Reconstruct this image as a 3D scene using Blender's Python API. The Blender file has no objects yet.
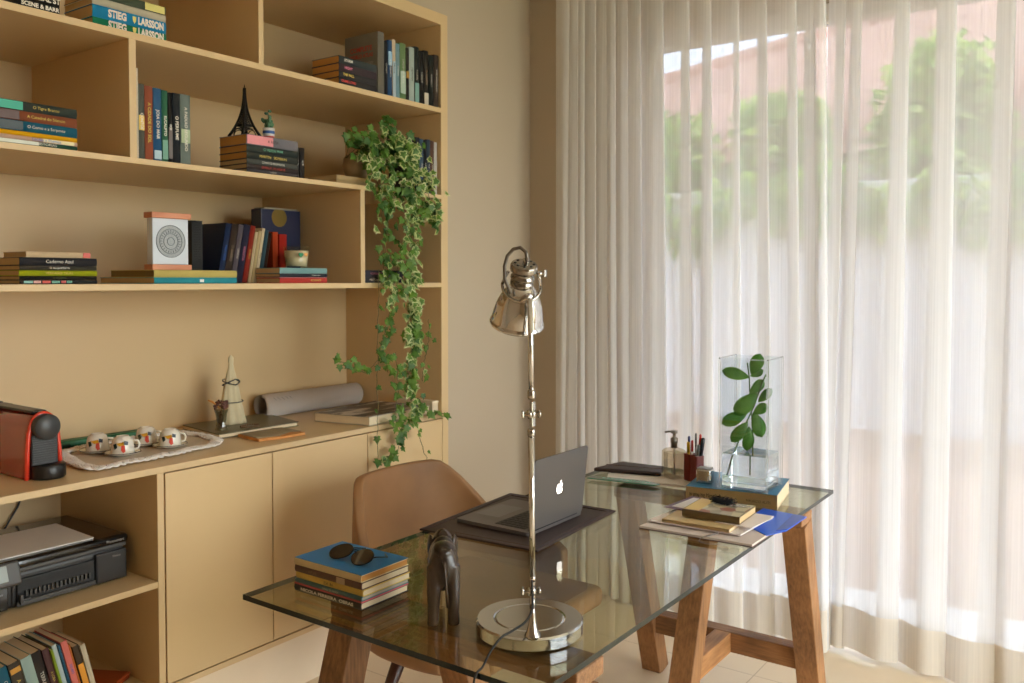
import bpy, bmesh, math, random
from mathutils import Vector, Matrix, Euler, noise
random.seed(7)
PI = math.pi
SC = bpy.context.scene
COL = SC.collection

# ---------------------------------------------------------------- materials
def lin(c):
    c = c / 255.0
    return c / 12.92 if c <= 0.04045 else ((c + 0.055) / 1.055) ** 2.4
def rgb(r, g, b): return (lin(r), lin(g), lin(b), 1.0)
MATS = {}
def mat(name, c, rough=0.5, metal=0.0, spec=0.5, var=0.06, scale=(8, 8, 8), bump=0.0, coat=0.0, emit=None, es=0.0):
    if name in MATS: return MATS[name]
    m = bpy.data.materials.new(name); m.use_nodes = True
    nt = m.node_tree; b = nt.nodes['Principled BSDF']
    b.inputs['Roughness'].default_value = rough
    b.inputs['Metallic'].default_value = metal
    b.inputs['Specular IOR Level'].default_value = spec
    b.inputs['Coat Weight'].default_value = coat
    col = rgb(*c)
    tc = nt.nodes.new('ShaderNodeTexCoord'); mp = nt.nodes.new('ShaderNodeMapping')
    mp.inputs['Scale'].default_value = scale
    nt.links.new(tc.outputs['Object'], mp.inputs['Vector'])
    no = nt.nodes.new('ShaderNodeTexNoise'); no.inputs['Scale'].default_value = 1.0; no.inputs['Detail'].default_value = 4
    nt.links.new(mp.outputs['Vector'], no.inputs['Vector'])
    if var > 0:
        mx = nt.nodes.new('ShaderNodeMix'); mx.data_type = 'RGBA'
        mx.inputs[6].default_value = tuple(max(0, x * (1 - var)) for x in col[:3]) + (1,)
        mx.inputs[7].default_value = tuple(min(1, x * (1 + var)) for x in col[:3]) + (1,)
        nt.links.new(no.outputs['Fac'], mx.inputs[0]); nt.links.new(mx.outputs[2], b.inputs['Base Color'])
    else: b.inputs['Base Color'].default_value = col
    if bump > 0:
        bp = nt.nodes.new('ShaderNodeBump'); bp.inputs['Strength'].default_value = bump; bp.inputs['Distance'].default_value = 0.002
        nt.links.new(no.outputs['Fac'], bp.inputs['Height']); nt.links.new(bp.outputs['Normal'], b.inputs['Normal'])
    if emit: b.inputs['Emission Color'].default_value = rgb(*emit); b.inputs['Emission Strength'].default_value = es
    MATS[name] = m; return m
def cm(r, g, b, rough=0.45): return mat('cover_%d_%d_%d' % (r, g, b), (r, g, b), rough, var=0.12, scale=(20, 20, 20))

def wood(name, c1, c2, scale, rough=0.5, bump=0.2):
    m = bpy.data.materials.new(name); m.use_nodes = True; nt = m.node_tree; b = nt.nodes['Principled BSDF']
    tc = nt.nodes.new('ShaderNodeTexCoord'); mp = nt.nodes.new('ShaderNodeMapping'); mp.inputs['Scale'].default_value = scale
    nt.links.new(tc.outputs['Object'], mp.inputs['Vector'])
    no = nt.nodes.new('ShaderNodeTexNoise'); no.inputs['Scale'].default_value = 1; no.inputs['Detail'].default_value = 8; no.inputs['Roughness'].default_value = .65
    nt.links.new(mp.outputs['Vector'], no.inputs['Vector'])
    n2 = nt.nodes.new('ShaderNodeTexNoise'); n2.inputs['Scale'].default_value = 4; n2.inputs['Detail'].default_value = 3
    nt.links.new(tc.outputs['Object'], n2.inputs['Vector'])
    ad = nt.nodes.new('ShaderNodeMath'); ad.operation = 'MULTIPLY_ADD'; ad.inputs[1].default_value = .6
    nt.links.new(n2.outputs['Fac'], ad.inputs[0])
    ml = nt.nodes.new('ShaderNodeMath'); ml.operation = 'MULTIPLY'; ml.inputs[1].default_value = .55
    nt.links.new(no.outputs['Fac'], ml.inputs[0]); nt.links.new(ml.outputs[0], ad.inputs[2])
    cr = nt.nodes.new('ShaderNodeValToRGB'); cr.color_ramp.elements[0].color = rgb(*c1); cr.color_ramp.elements[1].color = rgb(*c2)
    cr.color_ramp.elements[0].position = .38; cr.color_ramp.elements[1].position = .72
    nt.links.new(ad.outputs[0], cr.inputs[0]); nt.links.new(cr.outputs[0], b.inputs['Base Color'])
    bp = nt.nodes.new('ShaderNodeBump'); bp.inputs['Strength'].default_value = bump; bp.inputs['Distance'].default_value = .002
    nt.links.new(no.outputs['Fac'], bp.inputs['Height']); nt.links.new(bp.outputs['Normal'], b.inputs['Normal'])
    b.inputs['Roughness'].default_value = rough
    MATS[name] = m; return m

def thin_glass(name, tint, refl=1.5, rough=0.0, gl=(255, 255, 255)):
    m = bpy.data.materials.new(name); m.use_nodes = True; nt = m.node_tree
    for n in list(nt.nodes):
        if n.type == 'BSDF_PRINCIPLED': nt.nodes.remove(n)
    out = [n for n in nt.nodes if n.type == 'OUTPUT_MATERIAL'][0]
    t = nt.nodes.new('ShaderNodeBsdfTransparent'); t.inputs[0].default_value = rgb(*tint)
    g = nt.nodes.new('ShaderNodeBsdfGlossy'); g.inputs['Roughness'].default_value = rough; g.inputs[0].default_value = rgb(*gl)
    r0 = ((refl - 1) / (refl + 1)) ** 2
    lw = nt.nodes.new('ShaderNodeLayerWeight'); lw.inputs[0].default_value = .5
    pw = nt.nodes.new('ShaderNodeMath'); pw.operation = 'POWER'; pw.inputs[1].default_value = 5
    nt.links.new(lw.outputs['Facing'], pw.inputs[0])
    f = nt.nodes.new('ShaderNodeMath'); f.operation = 'MULTIPLY_ADD'; f.inputs[1].default_value = 1 - r0; f.inputs[2].default_value = r0
    nt.links.new(pw.outputs[0], f.inputs[0])
    mx = nt.nodes.new('ShaderNodeMixShader')
    nt.links.new(f.outputs[0], mx.inputs[0]); nt.links.new(t.outputs[0], mx.inputs[1]); nt.links.new(g.outputs[0], mx.inputs[2])
    nt.links.new(mx.outputs[0], out.inputs[0]); MATS[name] = m; return m

def fabric_sheer(name, c, clear):
    m = bpy.data.materials.new(name); m.use_nodes = True; nt = m.node_tree
    for n in list(nt.nodes):
        if n.type == 'BSDF_PRINCIPLED': nt.nodes.remove(n)
    out = [n for n in nt.nodes if n.type == 'OUTPUT_MATERIAL'][0]
    t = nt.nodes.new('ShaderNodeBsdfTransparent'); t.inputs[0].default_value = (1, 1, 1, 1)
    d = nt.nodes.new('ShaderNodeBsdfDiffuse'); d.inputs[0].default_value = rgb(*c)
    r = nt.nodes.new('ShaderNodeBsdfTranslucent'); r.inputs[0].default_value = rgb(*c)
    m1 = nt.nodes.new('ShaderNodeMixShader'); m1.inputs[0].default_value = .34
    nt.links.new(d.outputs[0], m1.inputs[1]); nt.links.new(r.outputs[0], m1.inputs[2])
    # woven threads: fine vertical and horizontal irregularity in how open the weave is
    tc = nt.nodes.new('ShaderNodeTexCoord'); mp = nt.nodes.new('ShaderNodeMapping'); mp.inputs['Scale'].default_value = (160, 160, 1.2)
    nt.links.new(tc.outputs['Object'], mp.inputs['Vector'])
    no = nt.nodes.new('ShaderNodeTexNoise'); no.inputs['Scale'].default_value = 1; no.inputs['Detail'].default_value = 2
    nt.links.new(mp.outputs['Vector'], no.inputs['Vector'])
    mr = nt.nodes.new('ShaderNodeMapRange'); mr.inputs[1].default_value = .3; mr.inputs[2].default_value = .7
    mr.inputs[3].default_value = 1 - clear - .05; mr.inputs[4].default_value = 1 - clear + .05
    nt.links.new(no.outputs['Fac'], mr.inputs[0])
    mx = nt.nodes.new('ShaderNodeMixShader')
    nt.links.new(mr.outputs[0], mx.inputs[0]); nt.links.new(t.outputs[0], mx.inputs[1]); nt.links.new(m1.outputs[0], mx.inputs[2])
    nt.links.new(mx.outputs[0], out.inputs[0]); MATS[name] = m; return m

def leafy(name, c, c2, trans=.35):
    m = bpy.data.materials.new(name); m.use_nodes = True; nt = m.node_tree
    for n in list(nt.nodes):
        if n.type == 'BSDF_PRINCIPLED': nt.nodes.remove(n)
    out = [n for n in nt.nodes if n.type == 'OUTPUT_MATERIAL'][0]
    tc = nt.nodes.new('ShaderNodeTexCoord'); no = nt.nodes.new('ShaderNodeTexNoise'); no.inputs['Scale'].default_value = 14
    nt.links.new(tc.outputs['Object'], no.inputs['Vector'])
    cr = nt.nodes.new('ShaderNodeValToRGB'); cr.color_ramp.elements[0].color = rgb(*c); cr.color_ramp.elements[1].color = rgb(*c2)
    cr.color_ramp.elements[0].position = .35; cr.color_ramp.elements[1].position = .65
    nt.links.new(no.outputs['Fac'], cr.inputs[0])
    d = nt.nodes.new('ShaderNodeBsdfPrincipled'); d.inputs['Roughness'].default_value = .45
    r = nt.nodes.new('ShaderNodeBsdfTranslucent')
    nt.links.new(cr.outputs[0], d.inputs['Base Color']); nt.links.new(cr.outputs[0], r.inputs[0])
    mx = nt.nodes.new('ShaderNodeMixShader'); mx.inputs[0].default_value = trans
    nt.links.new(d.outputs[0], mx.inputs[1]); nt.links.new(r.outputs[0], mx.inputs[2]); nt.links.new(mx.outputs[0], out.inputs[0])
    MATS[name] = m; return m

LAM = mat('beige_laminate', (212, 183, 137), .42, var=.03, scale=(2, 2, 2))
LAMTOP = mat('beige_laminate_top', (212, 184, 140), .35, var=.03, scale=(2, 2, 2))
GAP_SHADE = mat('painted_gap_shade', (70, 52, 30), .8)
WALL = mat('wall_paint', (188, 172, 150), .85, var=.02, scale=(1.5, 1.5, 1.5))
WHITE = mat('white_paint', (236, 232, 224), .5, var=.02)
CHROME = mat('chrome', (205, 203, 200), .07, metal=1, var=.03)
NICKEL = mat('satin_chrome', (178, 172, 164), .18, metal=1, var=.03)
BLACKP = mat('black_plastic', (28, 27, 27), .35, var=.05)
BLACKM = mat('black_matte', (22, 21, 21), .6, var=.05)
PAPER = mat('paper_white', (232, 226, 218), .7, var=.03)
PAGES = mat('book_pages', (206, 178, 132), .8, var=.12, scale=(3, 3, 400))
PAGES2 = mat('book_pages_white', (226, 208, 174), .8, var=.1, scale=(3, 3, 400))
PAGES3 = mat('book_pages_ochre', (196, 142, 74), .8, var=.15, scale=(3, 3, 400))
INK = mat('white_ink', (222, 216, 204), .6, var=0)
INKD = mat('dark_ink', (60, 50, 42), .6, var=0)
INKY = mat('yellow_ink', (214, 190, 90), .6, var=0)
INKR = mat('red_ink', (196, 70, 60), .6, var=0)
INKG = mat('green_ink', (110, 180, 150), .6, var=0)
INKP = mat('pink_ink', (214, 120, 150), .6, var=0)
INKB = mat('blue_ink', (70, 110, 190), .6, var=0)
WOOD = wood('reclaimed_wood', (84, 54, 30), (168, 120, 76), (9, 130, 130), .55, .5)
WOODV = wood('reclaimed_wood_upright', (84, 54, 30), (168, 120, 76), (120, 120, 9), .55, .5)
DARKWOOD = wood('dark_walnut', (48, 22, 14), (84, 44, 28), (40, 40, 6), .35)
EBONY = wood('carved_ebony', (20, 14, 11), (66, 50, 38), (30, 30, 8), .26, .3)
LEATHER = mat('tan_leather', (144, 104, 66), .6, var=.38, scale=(5, 5, 5), bump=.15)
BROWNL = mat('brown_leather', (48, 31, 29), .48, var=.1, scale=(60, 60, 60), bump=.2)
STITCH = mat('brown_leather_edge', (82, 58, 52), .45)

# ---------------------------------------------------------------- mesh builder
WLOC = {}
class MB:
    def __init__(s): s.bm = bmesh.new(); s.mi = 0
    def _mark(s, n0):
        s.bm.faces.ensure_lookup_table()
        for f in s.bm.faces[n0:]: f.material_index = s.mi
    def box(s, x0, x1, y0, y1, z0, z1, bev=0.0, M=None, seg=2):
        n0 = len(s.bm.faces)
        t = bmesh.new(); bmesh.ops.create_cube(t, size=1)
        for v in t.verts: v.co = Vector(((x0 + x1) / 2 + v.co.x * (x1 - x0), (y0 + y1) / 2 + v.co.y * (y1 - y0), (z0 + z1) / 2 + v.co.z * (z1 - z0)))
        if bev > 0: bmesh.ops.bevel(t, geom=t.edges[:], offset=bev, segments=seg, affect='EDGES', profile=.5)
        s.merge(t, M); return s
    def merge(s, t, M=None):
        n0 = len(s.bm.faces)
        vm = {}
        for v in t.verts: vm[v] = s.bm.verts.new(M @ v.co if M else v.co)
        for f in t.faces:
            try:
                nf = s.bm.faces.new([vm[v] for v in f.verts]); nf.material_index = s.mi; nf.smooth = f.smooth
            except ValueError: pass
        t.free(); return s
    def lathe(s, prof, c=(0, 0, 0), n=32, M=None, smooth=True, cap=True):
        t = bmesh.new(); rings = []
        for r, z in prof:
            rings.append([t.verts.new((r * math.cos(2 * PI * i / n), r * math.sin(2 * PI * i / n), z)) for i in range(n)] if r > 1e-6 else [t.verts.new((0, 0, z))])
        for a, b in zip(rings, rings[1:]):
            for i in range(n):
                j = (i + 1) % n
                if len(a) == 1 and len(b) == 1: continue
                if len(a) == 1: f = t.faces.new((a[0], b[j], b[i]))
                elif len(b) == 1: f = t.faces.new((a[i], a[j], b[0]))
                else: f = t.faces.new((a[i], a[j], b[j], b[i]))
                f.smooth = smooth
        if cap:
            for k in (0, -1):
                if len(rings[k]) > 1: t.faces.new(rings[k])
        bmesh.ops.recalc_face_normals(t, faces=t.faces[:])
        s.merge(t, (Matrix.Translation(c) @ M) if M else Matrix.Translation(c)); return s
    def tube(s, pts, r, n=10, cap=True):
        pts = [Vector(p) for p in pts]; t = bmesh.new(); rings = []
        rr = r if isinstance(r, (list, tuple)) else [r] * len(pts)
        d0 = (pts[1] - pts[0]).normalized()
        up = Vector((0, 0, 1)) if abs(d0.z) < .9 else Vector((1, 0, 0))
        a = d0.cross(up).normalized()
        for i, p in enumerate(pts):
            d = (pts[min(i + 1, len(pts) - 1)] - pts[max(i - 1, 0)]).normalized()
            a = (a - d * a.dot(d)).normalized(); b = d.cross(a)
            rings.append([t.verts.new(p + (a * math.cos(2 * PI * k / n) + b * math.sin(2 * PI * k / n)) * rr[i]) for k in range(n)])
        for q, w in zip(rings, rings[1:]):
            for i in range(n):
                f = t.faces.new((q[i], q[(i + 1) % n], w[(i + 1) % n], w[i])); f.smooth = True
        if cap: t.faces.new(rings[0]); t.faces.new(rings[-1])
        bmesh.ops.recalc_face_normals(t, faces=t.faces[:])
        s.merge(t); return s
    def ell(s, c, r, M=None, u=20, v=12):
        t = bmesh.new(); bmesh.ops.create_uvsphere(t, u_segments=u, v_segments=v, radius=1)
        for f in t.faces: f.smooth = True
        R = Matrix.Translation(c) @ (M if M else Matrix()) @ Matrix.Diagonal((r[0], r[1], r[2], 1))
        s.merge(t, R); return s
    def poly(s, pts, th=None, M=None):
        t = bmesh.new(); f = t.faces.new([t.verts.new(p) for p in pts])
        if th is not None:
            e = bmesh.ops.extrude_face_region(t, geom=[f]); 
            for v in [g for g in e['geom'] if isinstance(g, bmesh.types.BMVert)]: v.co += Vector(th)
            bmesh.ops.recalc_face_normals(t, faces=t.faces[:])
        s.merge(t, M); return s
    def bar(s, a, b, w, h, bev=.002, side=None):
        a, b = Vector(a), Vector(b); d = (b - a); L = d.length; d.normalize()
        x = Vector(side) if side else Vector((1, 0, 0))
        x = (x - d * x.dot(d)).normalized(); y = d.cross(x)
        M = Matrix.Translation(a) @ Matrix((x, y, d)).transposed().to_4x4()
        return s.box(-w / 2, w / 2, -h / 2, h / 2, 0, L, bev, M)
    def build(s, name, m, parent=None, label=None, mods=None):
        me = bpy.data.meshes.new(name)
        off = WLOC.get(parent.name, Vector()) if parent else Vector()
        if off.length: bmesh.ops.translate(s.bm, verts=s.bm.verts[:], vec=-off)
        s.bm.to_mesh(me); s.bm.free()
        o = bpy.data.objects.new(name, me); COL.objects.link(o)
        for k in (m if isinstance(m, (list, tuple)) else [m]): me.materials.append(k)
        if parent: o.parent = parent; WLOC[o.name] = off
        if label: o['label'] = label
        return o
def tag(o, label, cat, group=None, kind=None):
    if label: o['label'] = label
    if cat: o['category'] = cat
    if group: o['group'] = group
    if kind: o['kind'] = kind
    return o
def struct(o): o['kind'] = 'structure'; return o
def thing(name, label, cat, loc=(0, 0, 0), rot=(0, 0, 0), group=None, local=False):
    o = bpy.data.objects.new(name, None); COL.objects.link(o); o.empty_display_size = .05
    o.location = loc; o.rotation_euler = rot
    WLOC[o.name] = Vector() if local else Vector(loc)
    return tag(o, label, cat, group)
def lettering(s, size, M, m, parent, name='lettering', wid=None, bold=0.0, align='CENTER'):
    cu = bpy.data.curves.new(name, 'FONT'); cu.body = s; cu.size = size; cu.align_x = align; cu.align_y = 'CENTER'; cu.offset = bold
    cu.resolution_u = 3
    t = bpy.data.objects.new('tmp', cu); COL.objects.link(t)
    bpy.context.view_layer.update()
    me = bpy.data.meshes.new_from_object(t.evaluated_get(bpy.context.evaluated_depsgraph_get()))
    bpy.data.objects.remove(t); bpy.data.curves.remove(cu)
    if wid and len(me.vertices):
        xs = [v.co.x for v in me.vertices]; w = max(xs) - min(xs)
        k = wid / max(w, 1e-6)
        for v in me.vertices: v.co.x *= k
    me.transform(M); me.name = name
    me.materials.clear(); me.materials.append(m)
    o = bpy.data.objects.new(name, me); COL.objects.link(o); o.parent = parent
    return o

# ---------------------------------------------------------------- books
# local frame: spine outside at x=0 facing +x, thickness 0..T along y, height 0..L along z, depth to -D
def book(label, L, D, T, c, loc, yaw=0.0, lying=False, lean=0.0, title=None, ink=None, pages=None, group=None, tsize=None, name='book', tz=None, cat='book', hard=.0016, band=None, bold=0.0, twid=None):
    rot = (PI / 2, 0, yaw) if lying else (lean, 0, yaw)
    o = thing(name, label, cat, loc, rot, group, local=True)
    m = c if not isinstance(c, tuple) else cm(*c)
    b = MB(); h = hard
    b.box(-D, 0, 0, h, 0, L); b.box(-D, 0, T - h, T, 0, L)
    n = 6; t = bmesh.new()
    # gently rounded spine
    outer = [(0 - .0 + .0022 * math.sin(PI * i / n), T * i / n) for i in range(n + 1)]
    vs = [[t.verts.new((x - k, y, z)) for (x, y) in outer] for z in (0, L) for k in (0, h)]
    for i in range(n):
        f = t.faces.new((vs[0][i], vs[0][i + 1], vs[2][i + 1], vs[2][i])); f.smooth = True
        f = t.faces.new((vs[1][i], vs[1][i + 1], vs[3][i + 1], vs[3][i])); f.smooth = True
        t.faces.new((vs[0][i], vs[0][i + 1], vs[1][i + 1], vs[1][i])); t.faces.new((vs[2][i], vs[2][i + 1], vs[3][i + 1], vs[3][i]))
    b.merge(t); b.build('cover', m, o)
    p = MB(); p.box(-D + .002, -h, h, T - h, .002, L - .002); p.build('pages', pages or PAGES, o)
    if band:
        c2, z0, z1 = band; q = MB()
        q.box(.0022, .0030, T * .06, T * .94, L * z0, L * z1); q.build('spine_band', cm(*c2), o)
    if title:
        sz = tsize or min(T * .62, .016)
        z = L * (tz if tz is not None else .5)
        M = Matrix.Translation((.0034, T / 2, z)) @ Matrix(((0, 0, 1, 0), (0, 1, 0, 0), (-1, 0, 0, 0), (0, 0, 0, 1)))
        lettering(title, sz, M, ink or INK, o, 'spine_lettering', wid=twid, bold=bold)
    return o
def flat(label, x, y0, y1, z0, z1, D, c, **k):
    return book(label, y1 - y0, D, z1 - z0 - .0004, c, (x, y1, z0 + .0002), lying=True, **k)
# ================================================================= SETTING
XW, YW, ZC = -2.45, 3.56, 2.85        # left wall plane, window wall plane, ceiling
XR, YB = 2.35, -2.2
def floor_mat():
    m = bpy.data.materials.new('cream_tile'); m.use_nodes = True; nt = m.node_tree; b = nt.nodes['Principled BSDF']
    tc = nt.nodes.new('ShaderNodeTexCoord'); mp = nt.nodes.new('ShaderNodeMapping'); mp.inputs['Location'].default_value = (.33, .1, 0)
    br = nt.nodes.new('ShaderNodeTexBrick'); br.offset = 0; br.inputs['Scale'].default_value = 1
    br.inputs['Brick Width'].default_value = .8; br.inputs['Row Height'].default_value = .8; br.inputs['Mortar Size'].default_value = .0022
    br.inputs['Color1'].default_value = rgb(232, 212, 184); br.inputs['Color2'].default_value = rgb(228, 208, 180); br.inputs['Mortar'].default_value = rgb(196, 172, 140)
    nt.links.new(tc.outputs['Object'], mp.inputs[0]); nt.links.new(mp.outputs[0], br.inputs[0])
    nt.links.new(br.outputs[0], b.inputs['Base Color']); b.inputs['Roughness'].default_value = .28
    return m
fl = MB(); fl.box(XW - .7, XR + .2, YB - .2, 3.9, -.12, 0); struct(fl.build('floor', floor_mat()))
ce = MB(); ce.box(XW - .7, XR + .2, YB - .2, 3.9, ZC, ZC + .15); struct(ce.build('ceiling', WHITE))
w = MB()
w.box(-3.15, -2.985, YB, 3.9, 0, ZC)                    # behind the bookcase
w.box(-2.985, XW, 2.858, 3.9, 0, ZC); w.box(-2.985, XW, YB, 2.858, 2.575, ZC)
w.box(-2.985, XW, YB, -.32, 0, 2.575)
struct(w.build('wall_left', WALL))
WX0, WX1, WZ = -1.91, 1.9, 2.575
w = MB(); w.box(XW, WX0, YW, YW + .2, 0, ZC); w.box(WX1, XR, YW, YW + .2, 0, ZC); w.box(WX0, WX1, YW, YW + .2, WZ, ZC)
struct(w.build('wall_window', WALL))
W2A, W2B = .75, 3.45
# right wall with an unseen opening added for fill light, back wall solid
w = MB(); w.box(XR, XR + .15, YB, W2A, 0, ZC); w.box(XR, XR + .15, W2B, 3.76, 0, ZC); w.box(XR, XR + .15, W2A, W2B, 2.7, ZC)
struct(w.build('wall_right', WALL))
w = MB(); w.box(XW - .6, XR, YB - .15, YB, 0, ZC)
struct(w.build('wall_back', WALL))
def win_frame(name, pts_fn, bars):
    f = MB()
    for b in bars: f.box(*b, .004)
    return struct(f.build(name, WHITE))
PANE = thin_glass('window_pane_glass', (250, 252, 250), 1.45); DIM_PANE = thin_glass('light_dimming_pane', (184, 190, 199), 1.45)  # second glass: grey tint put in to dim daylight behind the curtains
fr = win_frame('window_1', None, [
    (WX0, WX0 + .105, YW + .06, YW + .14, 0, WZ), (WX1 - .1, WX1, YW + .06, YW + .14, 0, WZ), (WX0, WX1, YW + .06, YW + .14, WZ - .075, WZ), (WX0, WX1, YW + .06, YW + .14, 0, .05),
    (.12, .2, YW + .06, YW + .14, .05, WZ - .07)])
g = MB(); g.box(WX0 + .1, .13, YW + .097, YW + .103, .05, WZ - .07); g.box(.19, WX1 - .09, YW + .097, YW + .103, .05, WZ - .07)
g.build('pane', DIM_PANE, fr)
fr = win_frame('added_fill_window', None, [(XR + .04, XR + .1, W2A, W2A + .07, 0, 2.7), (XR + .04, XR + .1, W2B - .07, W2B, 0, 2.7), (XR + .04, XR + .1, W2A, W2B, 0, .05), (XR + .04, XR + .1, W2A, W2B, 2.64, 2.7), (XR + .04, XR + .1, 2.06, 2.13, .05, 2.65)])  # out-of-view window, added to fill the room with daylight
g = MB(); g.box(XR + .067, XR + .073, W2A + .06, W2B - .06, .045, 2.65); g.build('pane', PANE, fr)

# ================================================================= OUTSIDE
t = MB(); t.box(-9, 9, 3.76, 9.0, -.2, -.02); struct(t.build('ground_terrace', mat('terrace_stone', (186, 152, 124), .7, var=.08, scale=(1.5, 1.5, 1.5))))
t = MB(); t.box(-40, 40, -40, 60, -.4, -.22); struct(t.build('ground_garden', mat('garden_ground', (130, 134, 116), .9)))
t = MB(); t.box(-4, 2.5, 3.76, 5.2, 3.0, 3.14, .01); t.box(-4, 2.5, 5.17, 5.23, 2.96, 3.18, .01)
tag(t.build('roof_eave', WHITE), 'white roof eave sheltering the glazed door outside', 'eave')
t = MB(); t.box(-9, 9, 9.0, 9.2, -.2, 2.35); t.box(-9, 9, 8.96, 9.24, 2.35, 2.42, .01)
tag(t.build('garden_wall', mat('garden_wall_plaster', (236, 233, 226), .9, var=.04, scale=(1, 1, 1))), 'pale plaster garden wall behind the sheer curtains', 'wall')
t = MB(); t.box(-2.2, 2.2, 3.765, 4.28, -.018, -.004, .002); struct(t.build('trim_1', mat('sunlit_streak_white', (244, 238, 226), .6, var=.03)))  # near-white slab added as the bright sunlit streak above the curtain hem
# neighbouring house with terracotta roof
h = thing('neighbour_house', 'house with a terracotta tiled roof beyond the hedge outside', 'house', (-4, 16, -.2))
b = MB(); b.box(-15, 1, 13.6, 19, -.2, 3.6); b.build('wall', mat('house_plaster', (224, 214, 200), .9), h)
def ridge(x): return 5.26 + .14 * (x + 8)
b = MB()
for i in range(64):
    x = -15.5 + 17 * i / 63
    b.tube([(x, 13.1, 3.42), (x, 16.0, ridge(x))], .15, 8); b.tube([(x, 16.0, ridge(x)), (x, 19.2, 3.42)], .15, 6)
b.poly([(-15.6, 13.1, 3.40), (1.6, 13.1, 3.40), (1.6, 16.0, ridge(1.6) - .02), (-15.6, 16.0, ridge(-15.6) - .02)], (0, 0, -.1))
b.tube([(-15.6, 16, ridge(-15.6) + .1), (1.6, 16, ridge(1.6) + .1)], .17, 8)
b.build('roof', mat('terracotta_tile', (216, 166, 146), .8, var=.3, scale=(1.3, 1.3, 1.3)), h)
def foliage_mesh(b, c, r, n, s, rnd, mats=2):
    for i in range(n):
        # leaves on and inside an ellipsoid shell
        v = Vector((rnd.gauss(0, 1), rnd.gauss(0, 1), rnd.gauss(0, 1))).normalized() * (rnd.uniform(.55, 1.05))
        p = Vector((c[0] + v.x * r[0], c[1] + v.y * r[1], c[2] + v.z * r[2]))
        a = Euler((rnd.uniform(-1, 1), rnd.uniform(-1, 1), rnd.uniform(0, 6.28))).to_matrix()
        k = s * rnd.uniform(.7, 1.4)
        q = [p + a @ Vector(w) * k for w in ((0, -1, 0), (.45, -.3, .1), (.4, .4, .1), (0, 1, 0), (-.4, .4, .1), (-.45, -.3, .1))]
        f = b.bm.faces.new([b.bm.verts.new(w) for w in q]); f.material_index = rnd.randrange(mats)
LEAFS = [leafy('hedge_leaf_light', (176, 214, 96), (214, 236, 130), .5), leafy('hedge_leaf_dark', (96, 150, 66), (150, 196, 90), .5)]
BARK = mat('bark', (96, 78, 60), .9)
rn = random.Random(3)
spec = [(-6.6, 10.4, 2.3, 'leafy shrub showing over the garden wall beyond the curtained wall corner'), (-5.0, 10.4, 2.4, 'leafy shrub showing over the garden wall, through the curtain above the laptop'),
        (-3.4, 10.4, 2.6, 'leafy shrub showing over the garden wall, above the glass vase'), (-1.8, 10.4, 2.9, 'leafy shrub over the garden wall behind the slit where the curtains meet'),
        (-.2, 10.4, 2.9, 'leafy shrub over the garden wall behind the widest curtain folds'), (1.4, 10.4, 2.8, 'leafy shrub over the garden wall past the widest curtain folds')]
for (x, y, zc, lab) in spec:
    tr = thing('garden_shrub', lab, 'shrub', (x, y, -.22), group='shrubs along the garden wall')
    b = MB()
    for k in range(6):
        foliage_mesh(b, (x + rn.uniform(-.24, .24), y + rn.uniform(-.3, .3), zc + .30 + rn.uniform(-.8, .45)), (.58, .5, .5), 520, .085, rn)
    b.build('foliage', LEAFS, tr)
    b = MB(); b.tube([(x, y, -.22), (x + .05, y, .8), (x - .05, y, 1.5), (x, y, zc + .6)], [.05, .04, .035, .02], 8)
    for k in range(4): a = k * 1.7; b.tube([(x - .03, y, 1.3), (x + .35 * math.cos(a), y + .3 * math.sin(a), zc + .5)], [.02, .01], 6)
    b.build('trunk', BARK, tr)

cr_ = thing('wall_creeper', 'leafy creeper spilling over the top of the pale garden wall outside', 'creeper', (-2, 8.9, 1.5))
b = MB(); rn = random.Random(8)
for k in range(34):
    x = -6.2 + k * .24 + rn.uniform(-.1, .1); foliage_mesh(b, (x, 8.82, 2.32 + rn.uniform(-.42, .12)), (.24, .10, .26), 70, .07, rn)
b.build('foliage', LEAFS, cr_)
b = MB()
for k in range(9): x = -6 + k * .9; b.tube([(x, 9.1, 2.5), (x + .1, 8.85, 2.46), (x + .2, 8.86, 2.1), (x + .15, 8.87, 1.8)], .012, 6)
b.build('stem', BARK, cr_)

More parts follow.
